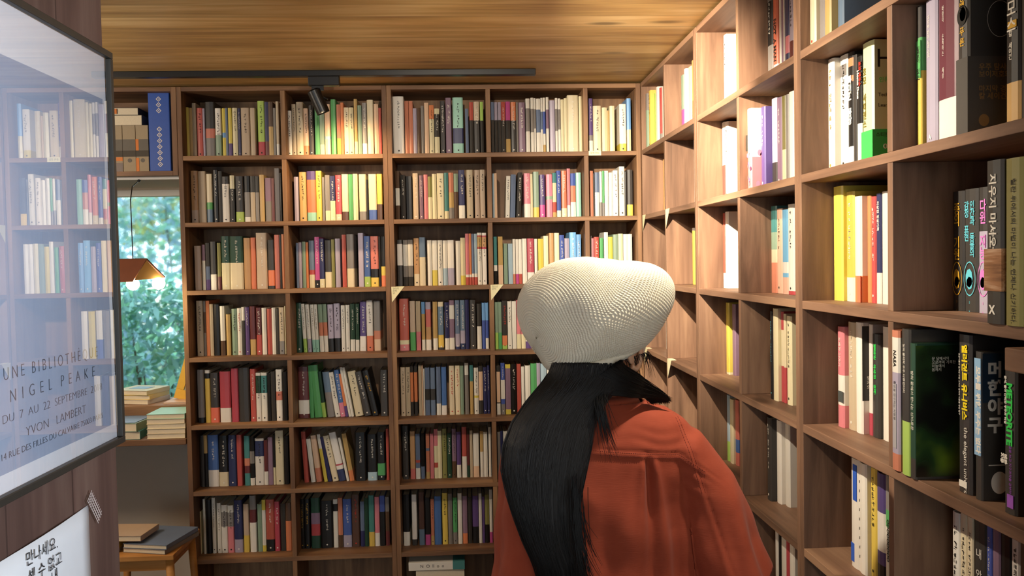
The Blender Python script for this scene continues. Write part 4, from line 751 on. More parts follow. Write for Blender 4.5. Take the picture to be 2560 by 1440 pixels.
# ---------------------------------------------------------------- garden outside the window
BARK = plain('bark', '#4a3a2c', .9, .2, .2)
def leafmat(name, c):
    m, nt, b = newmat(name, .45, .5); b.inputs['Base Color'].default_value = srgb(c)+(1,)
    tr = N(nt, 'ShaderNodeBsdfTranslucent'); tr.inputs['Color'].default_value = srgb(c)+(1,); mx = N(nt, 'ShaderNodeMixShader'); mx.inputs[0].default_value = .45
    no = N(nt, 'ShaderNodeTexNoise'); no.inputs['Scale'].default_value = 5; geo = N(nt, 'ShaderNodeNewGeometry'); nt.links.new(geo.outputs['Position'], no.inputs['Vector'])
    hs = N(nt, 'ShaderNodeHueSaturation'); hs.inputs['Color'].default_value = srgb(c)+(1,); mr = N(nt, 'ShaderNodeMapRange'); nt.links.new(no.outputs['Fac'], mr.inputs[0]); mr.inputs[3].default_value = .5; mr.inputs[4].default_value = 1.5
    nt.links.new(mr.outputs[0], hs.inputs['Value']); nt.links.new(hs.outputs[0], b.inputs['Base Color']); nt.links.new(hs.outputs[0], tr.inputs['Color'])
    nt.links.new(b.outputs[0], mx.inputs[1]); nt.links.new(tr.outputs[0], mx.inputs[2]); nt.links.new(mx.outputs[0], nt.nodes['Material Output'].inputs[0]); return m
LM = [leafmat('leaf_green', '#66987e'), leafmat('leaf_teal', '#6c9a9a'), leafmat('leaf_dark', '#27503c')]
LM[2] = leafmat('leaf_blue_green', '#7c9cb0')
def shrub(loc, R, n, mats, label, sz=.05, seed=1):
    e = empty('shrub', loc); tagp(e, label, 'shrub', 'shrubs outside the window'); rr = np.random.default_rng(seed)
    m = MB(); 
    for k in range(9):
        a = rr.uniform(0, 6.28); m.tube((0, 0, 0), (R[0]*.6*math.cos(a), R[1]*.6*math.sin(a), R[2]*rr.uniform(.7, 1.8)), .018, .005, 7)
    m.build('stems', BARK, e)
    d = rr.normal(size=(n, 3)); d /= np.linalg.norm(d, axis=1)[:, None]; r = rr.uniform(.55, 1.0, n)**.6
    c = d*r[:, None]*np.array(R)+np.array([0, 0, R[2]])
    V = []; F = []; MI = []
    for i in range(n):
        nx = d[i]+rr.normal(size=3)*.7; nx /= np.linalg.norm(nx); t = np.cross(nx, rr.normal(size=3)); t /= np.linalg.norm(t); b_ = np.cross(nx, t); s = sz*rr.uniform(.6, 1.3); k = len(V)
        V += [tuple(c[i]-t*s), tuple(c[i]+b_*s*.36-t*.2*s), tuple(c[i]+t*s), tuple(c[i]-b_*s*.36-t*.2*s)]; F.append((k, k+1, k+2, k+3)); MI.append(int(rr.integers(0, len(mats))))
    me = bpy.data.meshes.new('foliage'); me.from_pydata(V, [], F)
    for q in mats: me.materials.append(q)
    me.polygons.foreach_set('material_index', MI); o = bpy.data.objects.new('foliage', me); COL.objects.link(o); o.parent = e
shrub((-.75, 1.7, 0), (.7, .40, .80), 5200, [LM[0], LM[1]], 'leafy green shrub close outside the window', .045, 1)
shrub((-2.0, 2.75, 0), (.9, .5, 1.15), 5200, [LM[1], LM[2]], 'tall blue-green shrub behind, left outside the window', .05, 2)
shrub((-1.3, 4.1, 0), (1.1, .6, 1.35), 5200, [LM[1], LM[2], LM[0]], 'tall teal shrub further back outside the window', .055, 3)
m = MB(); m.box((-9, .42, -.4), (9, 14, -.02)); tagp(m.build('ground', plain('garden_soil', '#4e5e3c', .9, .2, .2, 0, 3)), kind='structure')
e = empty('tree', (-1.5, 6.0, 0)); tagp(e, 'broad tree far outside the window, yellow-green crown', 'tree'); m = MB(); m.tube((0, 0, 0), (.1, 0, 2.2), .14, .08, 14); m.build('trunk', BARK, e)
rr_ = np.random.default_rng(9); V = []; F = []
for i in range(4200):
    d = rr_.normal(size=3); d /= np.linalg.norm(d); c = d*np.array([2.4, .8, .9])*rr_.uniform(.6, 1)+np.array([0, 0, 2.6]); t = rr_.normal(size=3); t /= np.linalg.norm(t); b_ = np.cross(t, d); s = .09; k = len(V)
    V += [tuple(c-t*s), tuple(c+b_*s*.5), tuple(c+t*s), tuple(c-b_*s*.5)]; F.append((k, k+1, k+2, k+3))
me = bpy.data.meshes.new('crown'); me.from_pydata(V, [], F); me.materials.append(leafmat('leaf_yellow_green', '#a3a860')); o = bpy.data.objects.new('crown', me); COL.objects.link(o); o.parent = e

# ---------------------------------------------------------------- person seen from behind
PY = -2.12
per = empty('person', (1.50, PY, 0)); tagp(per, 'person from behind in white knitted hat and rust-red short-sleeved shirt, browsing shelves', 'person')
PO = Vector((1.50, PY, 0))
SKIN, nt, b = newmat('skin', .5, .4); b.inputs['Base Color'].default_value = srgb('#d9a888')+(1,); b.inputs['Subsurface Weight'].default_value = .12; b.inputs['Subsurface Radius'].default_value = (.02, .008, .004)
no = N(nt, 'ShaderNodeTexNoise'); no.inputs['Scale'].default_value = 90; bp = N(nt, 'ShaderNodeBump'); bp.inputs['Strength'].default_value = .05; nt.links.new(no.outputs[0], bp.inputs['Height']); nt.links.new(bp.outputs[0], b.inputs['Normal'])
def skinned(name, verts, edges, radii, mat, parent, sub=2, root=0):
    me = bpy.data.meshes.new(name); me.from_pydata([tuple(Vector(v)-PO) for v in verts], edges, [])
    o = bpy.data.objects.new(name, me); COL.objects.link(o); o.parent = parent
    s = o.modifiers.new('skin', 'SKIN'); s.use_smooth_shade = True
    if not me.skin_vertices: me.attributes.new('dummy', 'FLOAT', 'POINT')
    for i, r in enumerate(radii):
        sv = me.skin_vertices[0].data[i]; sv.radius = r if isinstance(r, tuple) else (r, r); sv.use_root = (i == root)
    u = o.modifiers.new('sub', 'SUBSURF'); u.levels = sub; u.render_levels = sub
    me.materials.append(mat); return o
# skeleton (pelvis root), arms, legs, hands with fingers
Vv = []; Ee = []; Rr = []
def add(p, r, parent=None):
    Vv.append(p); Rr.append(r)
    if parent is not None: Ee.append((parent, len(Vv)-1))
    return len(Vv)-1
pel = add((1.495, -2.08, .84), (.135, .095)); ab = add((1.495, -2.09, .98), (.115, .085), pel); ch = add((1.492, -2.10, 1.14), (.13, .09), ab); ut = add((1.492, -2.105, 1.235), (.10, .075), ch)
nk = add((1.494, -2.10, 1.315), .050, ut); nk2 = add((1.500, -2.10, 1.375), .048, nk)
for side, S, Eb, Wr in ((1, (1.655, -2.10, 1.235), (1.735, -2.05, .985), (1.80, -1.88, .86)), (-1, (1.345, -2.08, 1.235), (1.335, -2.02, .985), (1.36, -1.88, .80))):
    a = add(S, .050, ut); b1 = add(tuple(Vector(S).lerp(Vector(Eb), .5)), .043, a); b2 = add(Eb, .036, b1); b3 = add(tuple(Vector(Eb).lerp(Vector(Wr), .5)), .033, b2); b4 = add(Wr, .024, b3)
    d = (Vector(Wr)-Vector(Eb)).normalized(); lat = d.cross(Vector((0, 0, 1))).normalized()*side; upv = lat.cross(d)
    pm = add(tuple(Vector(Wr)+d*.045), (.036, .014), b4)
    for k, (o_, L_) in enumerate(((-.026, .062), (-.009, .072), (.009, .068), (.026, .052))):
        p = Vector(Wr)+d*.085+lat*o_; k0_ = add(tuple(p), .0095, pm); curl = Vector((0, 0, -1))
        p2 = p+d*L_*.5+curl*.008; k1_ = add(tuple(p2), .0085, k0_); p3 = p2+d*L_*.4+curl*.018; add(tuple(p3), .0075, k1_)
    tb_ = Vector(Wr)+d*.03-lat*.034; t0 = add(tuple(tb_), .0105, pm); t1 = add(tuple(tb_+d*.03-lat*.014+Vector((0,0,-.008))), .0095, t0); add(tuple(tb_+d*.052-lat*.012+Vector((0,0,-.016))), .008, t1)
for sx in (-1, 1):
    hp = add((1.495+sx*.085, -2.08, .78), .085, pel); kn = add((1.495+sx*.095, -2.10, .46), .055, hp); cf = add((1.495+sx*.098, -2.06, .30), .050, kn); an = add((1.495+sx*.10, -2.06, .08), .034, cf); ft = add((1.50+sx*.12, -1.93, .03), (.036, .022), an)
body = skinned('body', Vv, Ee, Rr, SKIN, per)
# trousers and shoes
JEANS = plain('dark_trousers', '#2a2c36', .85, .2, .08, .3, 200)
m = MB()
for sx in (-1, 1):
    rs = []
    for z_, cx, cy, rx, ry in ((.90, .055, -2.085, .125, .115), (.80, .08, -2.085, .112, .112), (.62, .09, -2.09, .095, .098), (.46, .098, -2.10, .078, .082), (.28, .10, -2.07, .070, .075), (.10, .10, -2.06, .066, .072)):
        rs.append(ring(Vector((1.495+sx*cx, cy, z_))-PO, (1,0,0), (0,1,0), rx, ry, 24))
    m.loft(rs)
m.build('trousers', JEANS, per, smooth=True)
for sx in (-1, 1):
    m = MB(); rs = []
    for t, rx, rz, zc in ((0, .020, .025, .04), (.03, .040, .042, .045), (.10, .042, .040, .042), (.18, .046, .030, .033), (.235, .038, .022, .026), (.255, .012, .010, .018)):
        rs.append([Vector((1.495+sx*(.10+t*.12)+rx*math.cos(a), -2.115+t, zc+rz*math.sin(a)))-PO for a in [i*math.pi/10 for i in range(20)]])
    m.loft(rs); m.build('shoe', plain('shoe_canvas', '#d8d4cc', .7), per, smooth=True)
# head
HC = Vector((1.502, -2.105, 1.470)); AZ = math.radians(38); FD = Vector((math.cos(AZ), math.sin(AZ), .10)).normalized(); LD = Vector((math.sin(AZ), -math.cos(AZ), 0)); UD = LD.cross(FD)*1.0
if UD.z < 0: UD = -UD
m = MB(); rs = []; n1, n2 = 36, 40
def headpt(th, ph):
    # th polar from top, ph around, 0 = face
    x = math.sin(th)*math.cos(ph); y = math.sin(th)*math.sin(ph); z = math.cos(th)
    f, l, u = .094*x, .074*y, .112*z
    if z < 0: l *= 1+.25*z*abs(y); f *= 1+.10*z
    if x > 0:
        g = lambda a, b_, s, t_: math.exp(-(((y-a)/s)**2+((z-b_)/t_)**2))
        f += .020*g(0, -.12, .12, .20)*x + .006*g(0, -.42, .22, .07)*x - .010*(g(.36, .08, .16, .10)+g(-.36, .08, .16, .10))*x + .006*g(0, -.72, .25, .16) + .004*(g(.36, .22, .2, .06)+g(-.36, .22, .2, .06))
    return HC+FD*f+LD*l+UD*u-PO
for i in range(1, n1): rs.append([headpt(math.pi*i/n1, 2*math.pi*j/n2) for j in range(n2)])
m.loft(rs); head = m.build('head', SKIN, per, smooth=True)
EYEW = plain('eye_white', '#e8e4e0', .3); EYED = plain('eye_iris', '#2a1a12', .2); LIP = plain('lips', '#b8605a', .5)
for s in (-1, 1):
    c = headpt(math.pi/2-.08, s*.37)-FD*.006; m = MB(); rr2 = []
    for i in range(1, 10): t = math.pi*i/10; rr2.append([c+FD*.011*math.cos(t)+LD*.012*math.sin(t)*math.cos(a)+UD*.008*math.sin(t)*math.sin(a) for a in [k*math.pi/8 for k in range(16)]])
    m.loft(rr2); ey = m.build('eye', EYEW, head, smooth=True); m = MB(); m.tube(c+FD*.0095, c+FD*.0115, .0052, .0045, 16); m.build('iris', EYED, ey)
# ear
def torus_pts(c, a, b_, r, tube, n=24, k=8, arc=1.0):
    out = []
    for i in range(n+1):
        t = 2*math.pi*arc*i/n; d = a*math.cos(t)*r[0]+b_*math.sin(t)*r[1]; dn = d.normalized(); ax = a.cross(b_).normalized()
        out.append([c+d+dn*tube*math.cos(q)+ax*tube*math.sin(q) for q in [2*math.pi*j/k for j in range(k)]])
    return out
for s in (1, -1):
    ec = HC+LD*s*.074+UD*-.035-FD*.002-PO; m = MB(); B_ = -FD*.5+LD*s*.5
    m.loft(torus_pts(ec+LD*s*.008, -FD, UD, (.017, .029), .0052, 24, 8, .86)); m.loft([ring(ec-LD*s*.004, FD, UD, .012, .022, 16), ring(ec+LD*s*.005, FD, UD, .013, .024, 16)])
    m.tube(ec+LD*s*.006+UD*-.026, ec+LD*s*.006+UD*-.034, .008, .005, 10); m.build('ear', SKIN, head, smooth=True)
MASK = plain('mask_fabric', '#e6e3de', .8, .2, .03, .2, 200)
m = MB(); rs = []
for i in range(11):
    th = math.pi*(.50+.33*i/10); rs.append([headpt(th, -1.35+2.7*j/20)+(headpt(th, -1.35+2.7*j/20)-(HC-PO)).normalized()*(.004+.012*math.exp(-((j-10)/5)**2)) for j in range(21)])
m.loft(rs, close=False, cap=False); mk_ = m.build('face_mask', MASK, per, smooth=True); q = mk_.modifiers.new('thick', 'SOLIDIFY'); q.thickness = .0015
m = MB(); ec = HC+LD*.077+UD*-.03-FD*.012-PO; a0 = headpt(math.pi*.56, -1.35); a0 = headpt(math.pi*.56, 1.35)
for z_ in (.56, .74):
    P0 = headpt(math.pi*z_, 1.35)+LD*.006; prev = P0
    for t in range(1, 7):
        p = P0.lerp(ec+UD*(.02 if z_ < .6 else -.03), t/6)+LD*.002*math.sin(t/6*math.pi); m.tube(prev, p, .0013, .0013, 6); prev = p
m.build('ear_loop', MASK, mk_)

# --- shirt: lofts fused, then given folds
SHIRT, nt, b = newmat('rust_red_cotton', .82, .25)
tc = N(nt, 'ShaderNodeTexCoord'); no = N(nt, 'ShaderNodeTexNoise'); no.inputs['Scale'].default_value = 28; no.inputs['Detail'].default_value = 4; nt.links.new(tc.outputs['Object'], no.inputs['Vector'])
mp = N(nt, 'ShaderNodeMapping'); mp.inputs['Scale'].default_value = (60, 60, 900); nt.links.new(tc.outputs['Object'], mp.inputs[0]); n2 = N(nt, 'ShaderNodeTexNoise'); n2.inputs['Scale'].default_value = 1; nt.links.new(mp.outputs[0], n2.inputs['Vector'])
mx = N(nt, 'ShaderNodeMix', data_type='RGBA'); nt.links.new(no.outputs['Fac'], mx.inputs['Factor']); mx.inputs['A'].default_value = srgb('#833521')+(1,); mx.inputs['B'].default_value = srgb('#9a452d')+(1,); nt.links.new(mx.outputs['Result'], b.inputs['Base Color'])
b.inputs['Sheen Weight'].default_value = .04; b.inputs['Sheen Roughness'].default_value = .5
bp = N(nt, 'ShaderNodeBump'); bp.inputs['Strength'].default_value = .35; bp.inputs['Distance'].default_value = .0006; nt.links.new(n2.outputs['Fac'], bp.inputs['Height']); nt.links.new(bp.outputs['Normal'], b.inputs['Normal'])
m = MB(); rs = []
TS = [(1.345, 1.505, -2.100, .056, .050), (1.334, 1.503, -2.100, .082, .062), (1.324, 1.500, -2.100, .112, .070), (1.312, 1.498, -2.100, .142, .077), (1.298, 1.496, -2.100, .166, .084), (1.280, 1.495, -2.100, .182, .091), (1.255, 1.494, -2.100, .190, .100), (1.225, 1.493, -2.098, .193, .108),
      (1.16, 1.492, -2.096, .192, .120), (1.08, 1.490, -2.095, .196, .128), (.98, 1.490, -2.095, .205, .134), (.88, 1.490, -2.095, .215, .138), (.76, 1.490, -2.09, .222, .14)]
for z_, cx, cy, rx, ry in TS: rs.append(ring(Vector((cx, cy, z_))-PO, (1,0,0), (0,1,0), rx, ry, 40, 2.4))
m.loft(rs)
def sleeve(pts):
    rs = []
    for i, (p, r1, r2, tilt) in enumerate(pts):
        p = Vector(p); nx = Vector(pts[min(i+1, len(pts)-1)][0])-Vector(pts[max(i-1, 0)][0]); nx.normalize(); ax = Vector((0, 1, 0)); ax = (ax-nx*ax.dot(nx)).normalized(); bx = nx.cross(ax)
        rs.append(ring(p-PO, ax, bx, r1, r2, 32))
    m.loft(rs)
sleeve([((1.60, -2.10, 1.255), .068, .050, 0), ((1.652, -2.105, 1.232), .080, .058, 0), ((1.695, -2.11, 1.155), .087, .072, 0), ((1.722, -2.115, 1.08), .095, .080, 0), ((1.742, -2.12, 1.00), .104, .088, 0), ((1.758, -2.125, .93), .110, .094, 0)])
sleeve([((1.40, -2.09, 1.250), .070, .052, 0), ((1.355, -2.075, 1.215), .078, .062, 0), ((1.352, -2.055, 1.12), .082, .068, 0), ((1.348, -2.035, 1.02), .088, .070, 0), ((1.345, -2.02, .93), .092, .074, 0)])
tmp = m.build('tmp_shirt', SHIRT); rm = tmp.modifiers.new('r', 'REMESH'); rm.mode = 'VOXEL'; rm.voxel_size = .0038; rm.use_smooth_shade = True
sm = tmp.modifiers.new('s', 'SMOOTH'); sm.factor = .5; sm.iterations = 20
dg = bpy.context.evaluated_depsgraph_get(); me = bpy.data.meshes.new_from_object(tmp.evaluated_get(dg), depsgraph=dg); bpy.data.objects.remove(tmp)
nv = len(me.vertices); co = np.empty(nv*3); me.vertices.foreach_get('co', co); co = co.reshape(-1, 3); nm = np.empty(nv*3); me.vertices.foreach_get('normal', nm); nm = nm.reshape(-1, 3)
X = co[:, 0]+PO.x; Y = co[:, 1]+PO.y; Z = co[:, 2]
back = np.clip(-nm[:, 1], 0, 1)
def g(d, s): return np.exp(-(d/s)**2)
disp = np.zeros(nv)
seamz = 1.236-.10*(X-1.58)-.60*np.clip(X-1.635, 0, 1)            # yoke seam falling to the sleeve
body_m = 1/(1+np.exp((X-1.70)/.01))
disp += back*body_m*(.0034*(1/(1+np.exp(-(Z-seamz)/.0018))))       # yoke lies on top
disp -= back*body_m*.0016*g(Z-seamz-.012, .003)
px_ = 1.572+.02*(1.2-Z); below = 1/(1+np.exp((Z-seamz+.004)/.004))
pl = np.clip((seamz-Z)/.30, 0, 1)
wd = .006+.016*pl
disp += back*below*(.007*g(X-px_-wd*1.8, wd*1.1)-.012*g(X-px_, wd)+.006*g(X-px_+wd*1.8, wd*1.1))*(1-.55*pl)
f1 = np.clip((1.20-Z)/.10, 0, 1)
disp += back*below*f1*(.010*g(X-(1.662+.05*(1.2-Z)), .024)-.012*g(X-(1.622+.04*(1.2-Z)), .020)+.006*g(X-(1.53-.03*(1.2-Z)), .022)-.005*g(X-(1.49-.05*(1.2-Z)), .02))
disp += .0022*np.sin((X*.6+Z*1.1)*42+2*np.sin(Y*24))*np.clip((1.25-Z)/.1, 0, 1)
# armhole seam of the right sleeve
u = (X-1.672)+.30*(Z-1.20); disp -= .0018*g(u, .0030)*(Z < 1.29); disp += .0014*g(u+.008, .006)
sl = 1/(1+np.exp(-(X-1.69)/.010))
f2 = np.clip((1.19-Z)/.12, 0, 1)
disp += sl*f2*(.009*g((X-1.735)-.20*(1.15-Z), .018)-.010*g((X-1.768)-.24*(1.15-Z), .017)+.005*g((X-1.705)-.08*(1.15-Z), .015))
# small creases below the shoulder and over the shoulder blade
disp += back*.0010*np.sin((Z+.5*X)*230)*g(X-1.665, .024)*g(Z-1.19, .03)
disp += back*.0007*np.sin((Z+.15*X+.004*np.sin(X*60))*300)*g(X-1.60, .07)*g(Z-1.265, .035)
co += nm*(disp*1.15)[:, None]
me.vertices.foreach_set('co', co.ravel())
import bmesh
bm = bmesh.new(); bm.from_mesh(me)
kill = []
for f_ in bm.faces:
    c = f_.calc_center_median(); x_, y_, z_ = c.x+PO.x, c.y+PO.y, c.z
    if z_ < .775: kill.append(f_)
    elif z_ > 1.336: kill.append(f_)
    elif x_ > 1.70 and z_ < 1.002+.7*(x_-1.818): kill.append(f_)
bmesh.ops.delete(bm, geom=kill, context='FACES'); bm.to_mesh(me); bm.free()
me.materials.clear(); me.materials.append(SHIRT); me.name = 'shirt'
sh = bpy.data.objects.new('shirt', me); COL.objects.link(sh); sh.parent = per
q = sh.modifiers.new('thick', 'SOLIDIFY'); q.thickness = .0018; q.offset = -1
me.polygons.foreach_set('use_smooth', [True]*len(me.polygons))
# double stitching along the yoke and armhole
from mathutils.bvhtree import BVHTree
bt = BVHTree.FromPolygons([v.co.copy() for v in me.vertices], [tuple(f_.vertices) for f_ in me.polygons])
def onshirt(x, z):
    h_ = bt.ray_cast(Vector((x, PY-.5, z))-PO, Vector((0, 1, 0))); return h_[0], h_[1]
STC = plain('stitch_thread', '#6e2415', .8); m = MB()
def dashes(path):
    for a_, b2_ in zip(path[:-1:1], path[1::1]):
        pa, na = onshirt(*a_); pb, nb_ = onshirt(a_[0]+(b2_[0]-a_[0])*.62, a_[1]+(b2_[1]-a_[1])*.62)
        if pa is None or pb is None or (pa-pb).length > .01: continue
        n_ = na if na.y < 0 else -na; m.tube(pa+n_*.0002, pb+n_*.0002, .00055, .00055, 6)
sz = lambda x: 1.236-.10*(x-1.58)-.60*max(0, x-1.635)
for off in (.0035, .0095): dashes([(1.36+.0042*i, sz(1.36+.0042*i)+off) for i in range(78)])
for off in (0, .007): dashes([(1.697-.30*(z_-1.20)+.03*(z_-1.2)-off-.025, z_) for z_ in [1.305-.0042*i for i in range(34)]])
m.build('stitching', STC, sh)
# collar stand
m = MB(); m.loft([ring(Vector((1.503, -2.100, 1.318))-PO, (1,0,0), (0,1,0), .074, .064, 40), ring(Vector((1.504, -2.098, 1.338))-PO, (1,0,0), (0,1,0), .064, .056, 40), ring(Vector((1.504, -2.098, 1.350))-PO, (1,0,0), (0,1,0), .061, .053, 40), ring(Vector((1.504, -2.098, 1.336))-PO, (1,0,0), (0,1,0), .070, .062, 40), ring(Vector((1.503, -2.100, 1.312))-PO, (1,0,0), (0,1,0), .082, .070, 40)], cap=False)
m.build('collar', SHIRT, sh, smooth=True)

# --- camera-independent helper: outline points were measured at the distance where the thing stands
def at(px, py, Yp):
    d = (r2*((px-1280)/FPX)+d2*((py-720)/FPX)+fwd); t = (Yp-CAM.y)/d.y; return CAM+d*t
# --- hair
HAIR, nt, b = newmat('black_hair', .45, .3); b.inputs['Base Color'].default_value = srgb('#0b0908')+(1,)
no = N(nt, 'ShaderNodeTexNoise'); no.inputs['Scale'].default_value = 40; mr = N(nt, 'ShaderNodeMapRange'); mr.inputs[3].default_value = .38; mr.inputs[4].default_value = .62; nt.links.new(no.outputs[0], mr.inputs[0]); nt.links.new(mr.outputs[0], b.inputs['Roughness'])
HS_ = [(905, 1385, 1560), (940, 1372, 1562), (975, 1345, 1545), (1010, 1318, 1512), (1060, 1284, 1488), (1120, 1262, 1476), (1180, 1258, 1464), (1240, 1270, 1452), (1300, 1288, 1444), (1360, 1310, 1446), (1420, 1338, 1462), (1500, 1358, 1480), (1570, 1380, 1478)]
def hsec(t):
    t = max(0, min(len(HS_)-1.001, t)); i = int(t); f_ = t-i; a, c = HS_[i], HS_[i+1]; return tuple(a[k]*(1-f_)+c[k]*f_ for k in range(3))
HYS = [-2.195, -2.200, -2.210, -2.215, -2.222, -2.232, -2.240, -2.245, -2.25, -2.25, -2.25, -2.245, -2.24]
def hpoint(u, t, lift=0.0):
    py, xl, xr = hsec(t); i = int(min(t, 11.99)); f_ = t-i; yy = HYS[min(i, 12)]*(1-f_)+HYS[min(i+1, 12)]*f_
    p = at(xl+(xr-xl)*u, py, yy); th = .030*(1-.35*t/12)
    p.y -= (th*math.sin(math.pi*min(max(u, 0), 1))**.6+lift) - th*.5
    return p-PO
m = MB(); rs = []
for i in range(61):
    t = 12*i/60; fr_ = [hpoint(.03+.94*j/15, t) for j in range(16)]; bk = [p+Vector((0, .028+.02*math.sin(math.pi*j/15), 0)) for j, p in enumerate(fr_)]
    fr_ = [p+Vector((0, .0022*math.sin(j*2.1+i*.13)+.0016*math.sin(j*5.3+.5), 0)) for j, p in enumerate(fr_)]
    rs.append(fr_+bk[::-1])
m.loft(rs); hair = m.build('hair', HAIR, per, smooth=True)
hr = np.random.default_rng(5)
cu = bpy.data.curves.new('hair_strands', 'CURVE'); cu.dimensions = '3D'; cu.bevel_depth = 1.0; cu.bevel_resolution = 0; cu.use_fill_caps = False
def strand(pts, r):
    s = cu.splines.new('POLY'); s.points.add(len(pts)-1); n = len(pts)
    for i, p in enumerate(pts): s.points[i].co = (p.x, p.y, p.z, 1); s.points[i].radius = r*(1-.75*(i/(n-1))**2)
for k in range(2600):
    u0 = hr.uniform(.0, 1.0); w_ = hr.normal()*.04; t0_ = hr.uniform(0, 1.2); t1_ = hr.uniform(8, 12.3) if hr.random() < .8 else hr.uniform(5, 9)
    ph = hr.uniform(0, 6.28); am = hr.uniform(.004, .02); pts = []; clump = round(u0*14)/14
    for i in range(22):
        s = i/21; t = t0_+(t1_-t0_)*s; u = (u0*(1-.45*s)+clump*.45*s)+w_*s+am*math.sin(ph+s*5)
        pts.append(hpoint(min(1.03, max(-.03, u)), min(t, 12), .0015+.003*hr.random()*0+.0012*math.sin(ph*3+s*4)))
    strand(pts, hr.uniform(.0004, .0010))
# swath going over the right shoulder, and loose strands over the shirt
for k in range(1150):
    v = hr.uniform(0, 1); q = v**.8; a = at(1440+110*(1-v)+10*hr.random(), 900+80*v, -2.215); b1 = at(1522+30*(1-v)+12*hr.random(), 912+76*q, -2.205); c1 = at(1590+14*(1-v)+8*hr.random(), 945+50*q, -2.180); d1 = at(1618+44*hr.random()**2-8*v, 978+12*q+.28*18*hr.random(), -2.150)
    e1 = d1+Vector((.010+.012*hr.random(), .012, -.010-.008*hr.random())); pts = []
    P_ = [a-PO, b1-PO, c1-PO, d1-PO, e1-PO]
    for i in range(17):
        s = 4*i/16; j = min(3, int(s)); f_ = s-j; p0 = P_[max(j-1, 0)]; p1 = P_[j]; p2 = P_[j+1]; p3 = P_[min(j+2, 4)]
        pts.append(.5*((2*p1)+(-p0+p2)*f_+(2*p0-5*p1+4*p2-p3)*f_*f_+(-p0+3*p1-3*p2+p3)*f_**3))
    strand(pts, hr.uniform(.0007, .0012))
for k in range(70):
    x0 = 1440+hr.normal()*8; dx = hr.uniform(-5, 60); L_ = hr.uniform(150, 260); y0_ = hr.uniform(1180, 1290); pts = []
    for i in range(12): s = i/11; pts.append(at(x0+dx*s*s, y0_+L_*s, -2.262)-PO)
    strand(pts, hr.uniform(.0005, .0010))
for k in range(46):
    x0 = 1500+hr.normal()*7; pts = []; bend = hr.uniform(10, 42); L_ = hr.uniform(120, 215)
    for i in range(16):
        s = i/15; pts.append(at(x0+bend*s*s+2*math.sin(s*6+k)-6*(1-s), 945+L_*s, -2.205-.022*min(1, s*2.2))-PO)
    strand(pts, hr.uniform(.0004, .0009))
for k in range(60):
    x0 = 1560+hr.uniform(0, 60); y0_ = 905-(x0-1560)*.35; a = at(x0, y0_-6, -2.165)-PO; dx = hr.uniform(-8, 34); dy = hr.uniform(15, 60); pts = []
    for i in range(9): s = i/8; pts.append(a.lerp(at(x0+dx, y0_+dy, -2.15)-PO, s)+Vector((0, -.006*math.sin(3.14*s), .006*math.sin(3.14*s))))
    strand(pts, hr.uniform(.0003, .0006))
cu.materials.append(HAIR); hs_t = bpy.data.objects.new('tmp_strands', cu); COL.objects.link(hs_t); dg = bpy.context.evaluated_depsgraph_get()
hs_me = bpy.data.meshes.new_from_object(hs_t.evaluated_get(dg), depsgraph=dg); bpy.data.objects.remove(hs_t); hs_me.name = 'hair_strands'
hs_o = bpy.data.objects.new('hair_strands', hs_me); COL.objects.link(hs_o); hs_o.parent = hair

# --- knitted hat: rings of stitches around the crown, real relief
HPOLY = [(1682,715),(1672,692),(1655,674),(1630,661),(1600,656),(1550,654),(1500,648),(1440,645),(1395,653),(1350,676),(1315,708),(1296,745),(1294,785),(1304,825),(1325,860),(1348,893),(1362,918),(1378,928),(1400,929),(1440,925),(1480,919),(1540,903),(1590,876),(1632,838),(1662,792),(1681,748)]
cc = at(1487, 790, PY); pol = []
for x_, y_ in HPOLY:
    p = at(x_, y_, PY)-cc; pol.append((math.atan2(p.z, p.x), math.hypot(p.x, p.z)))
pol.sort(); th_ = np.array([pol[-1][0]-2*math.pi]+[a for a, _ in pol]+[pol[0][0]+2*math.pi]); ra_ = np.array([pol[-1][1]]+[r for _, r in pol]+[pol[0][1]])
tt = np.linspace(-math.pi, math.pi, 721); rad = np.interp(tt, th_, ra_)
ker = np.exp(-np.linspace(-2, 2, 25)**2); ker /= ker.sum(); rad = np.convolve(np.concatenate([rad[:-1], rad[:-1], rad]), ker, 'same')[720:720+721]
NU, NVr = 1064, 640; RINGS, STS = 80, 152
ax = np.array([-.83, -.50, -.24]); ax /= np.linalg.norm(ax); e1_ = np.cross(ax, [0, 0, 1.]); e1_ /= np.linalg.norm(e1_); e2_ = np.cross(ax, e1_)
uu = np.linspace(0, 2*math.pi, NU, endpoint=False); vv = np.linspace(.004, 1, NVr); U_, V_ = np.meshgrid(uu, vv)
TH = V_*2.75
D_ = np.cos(TH)[..., None]*ax+np.sin(TH)[..., None]*(np.cos(U_)[..., None]*e1_+np.sin(U_)[..., None]*e2_)
sgn = np.clip(D_[..., 1], -1, 1); h_ = np.sqrt(np.clip(D_[..., 0]**2+D_[..., 2]**2, 1e-12, None)); ang = np.arctan2(D_[..., 2], D_[..., 0]); R_ = np.interp(ang, tt, rad)
Pn = np.stack([R_*np.sign(h_)*h_**.86*np.cos(ang), .118*np.sign(sgn)*np.abs(sgn)**.95, R_*h_**.86*np.sin(ang)], -1)
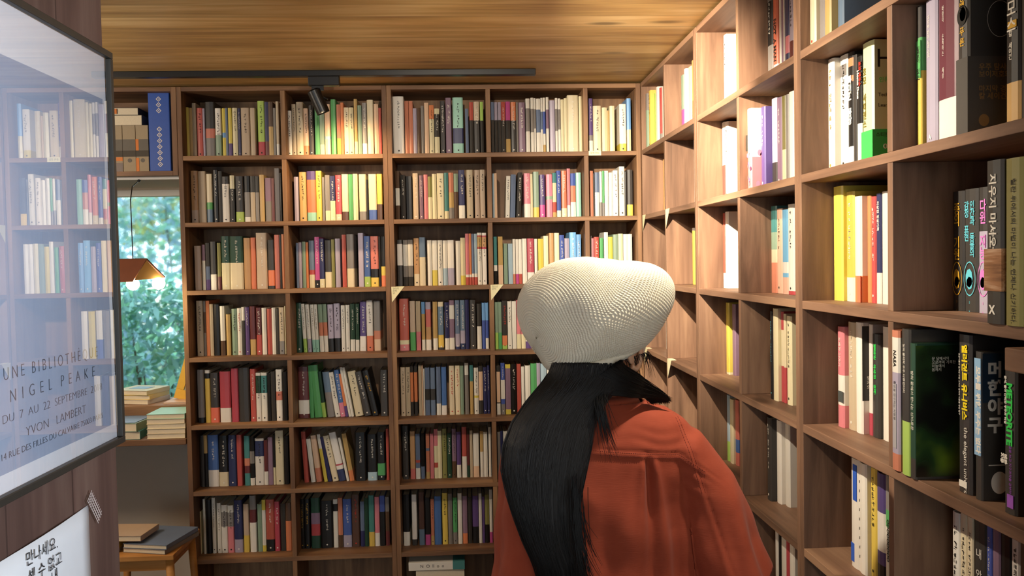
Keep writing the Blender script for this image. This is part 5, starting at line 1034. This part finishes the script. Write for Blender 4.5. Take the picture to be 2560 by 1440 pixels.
# gentle slouch dent
dx_, dz_ = Pn[..., 0], Pn[..., 2]
Pn[..., 1] += (.010*np.exp(-((dx_+.065)/.03)**2-((dz_-.0)/.05)**2)*(D_[..., 1] < 0))
du = np.roll(Pn, -1, 1)-np.roll(Pn, 1, 1); dv = np.gradient(Pn, axis=0); Nn = np.cross(du, dv); Nn /= np.linalg.norm(Nn, axis=-1)[..., None]+1e-12
if (Nn*Pn).sum(-1).mean() < 0: Nn = -Nn
VR = V_*RINGS; row = np.floor(VR); fv = VR-row; us = U_/(2*math.pi)*STS+.5*(row % 2)+.35*(fv-.5); fu = us-np.floor(us)
st = np.sin(math.pi*fv)**.8*(.35+.65*np.sin(math.pi*fu)**.8)
amp = .0028*np.clip(V_/.10, .25, 1)
Pn = Pn+Nn*((st-.5)*amp)[..., None]
base = cc-PO; Pn = Pn+np.array([base.x, base.y, base.z])
idx = np.arange(NU*NVr).reshape(NVr, NU); a = idx[:-1]; b_ = idx[1:]; F_ = np.stack([a, np.roll(a, -1, 1), np.roll(b_, -1, 1), b_], -1).reshape(-1, 4)
hm = bpy.data.meshes.new('knitted_hat'); hm.vertices.add(NU*NVr); hm.vertices.foreach_set('co', Pn.reshape(-1)); nf = len(F_); hm.loops.add(nf*4); hm.loops.foreach_set('vertex_index', F_.reshape(-1).astype(np.int32)); hm.polygons.add(nf); hm.polygons.foreach_set('loop_start', np.arange(0, nf*4, 4, dtype=np.int32)); hm.polygons.foreach_set('use_smooth', np.ones(nf, bool)); hm.update(calc_edges=True); hm.validate()
HATM = plain('hat_yarn', '#dfd7c3', .85, .15, .04, .2, 400); hm.materials.append(HATM)
hat = bpy.data.objects.new('knitted_hat', hm); COL.objects.link(hat); hat.parent = per
# bound edge of the hat
RIMP = [(1382,924),(1395,926),(1430,925),(1480,917),(1530,904),(1575,884),(1600,868)]
m = MB(); rs = []; ps = []
for i, (x_, y_) in enumerate(RIMP):
    s = i/(len(RIMP)-1); ps.append(at(x_, y_-3, PY-.045-.04*math.sin(math.pi*s)))
fine = []
for i in range(len(ps)-1):
    for k in range(22): fine.append(ps[i].lerp(ps[i+1], k/22))
for i, p in enumerate(fine):
    d = (fine[min(i+1, len(fine)-1)]-fine[max(i-1, 0)]).normalized(); a_ = Vector((0, -1, 0)); b2_ = d.cross(a_).normalized(); r_ = .0052+.0012*abs(math.sin(i*.55)); rs.append(ring(p-PO, a_, b2_, r_, r_*1.1, 10))
m.loft(rs); m.build('bound_edge', HATM, hat, smooth=True)
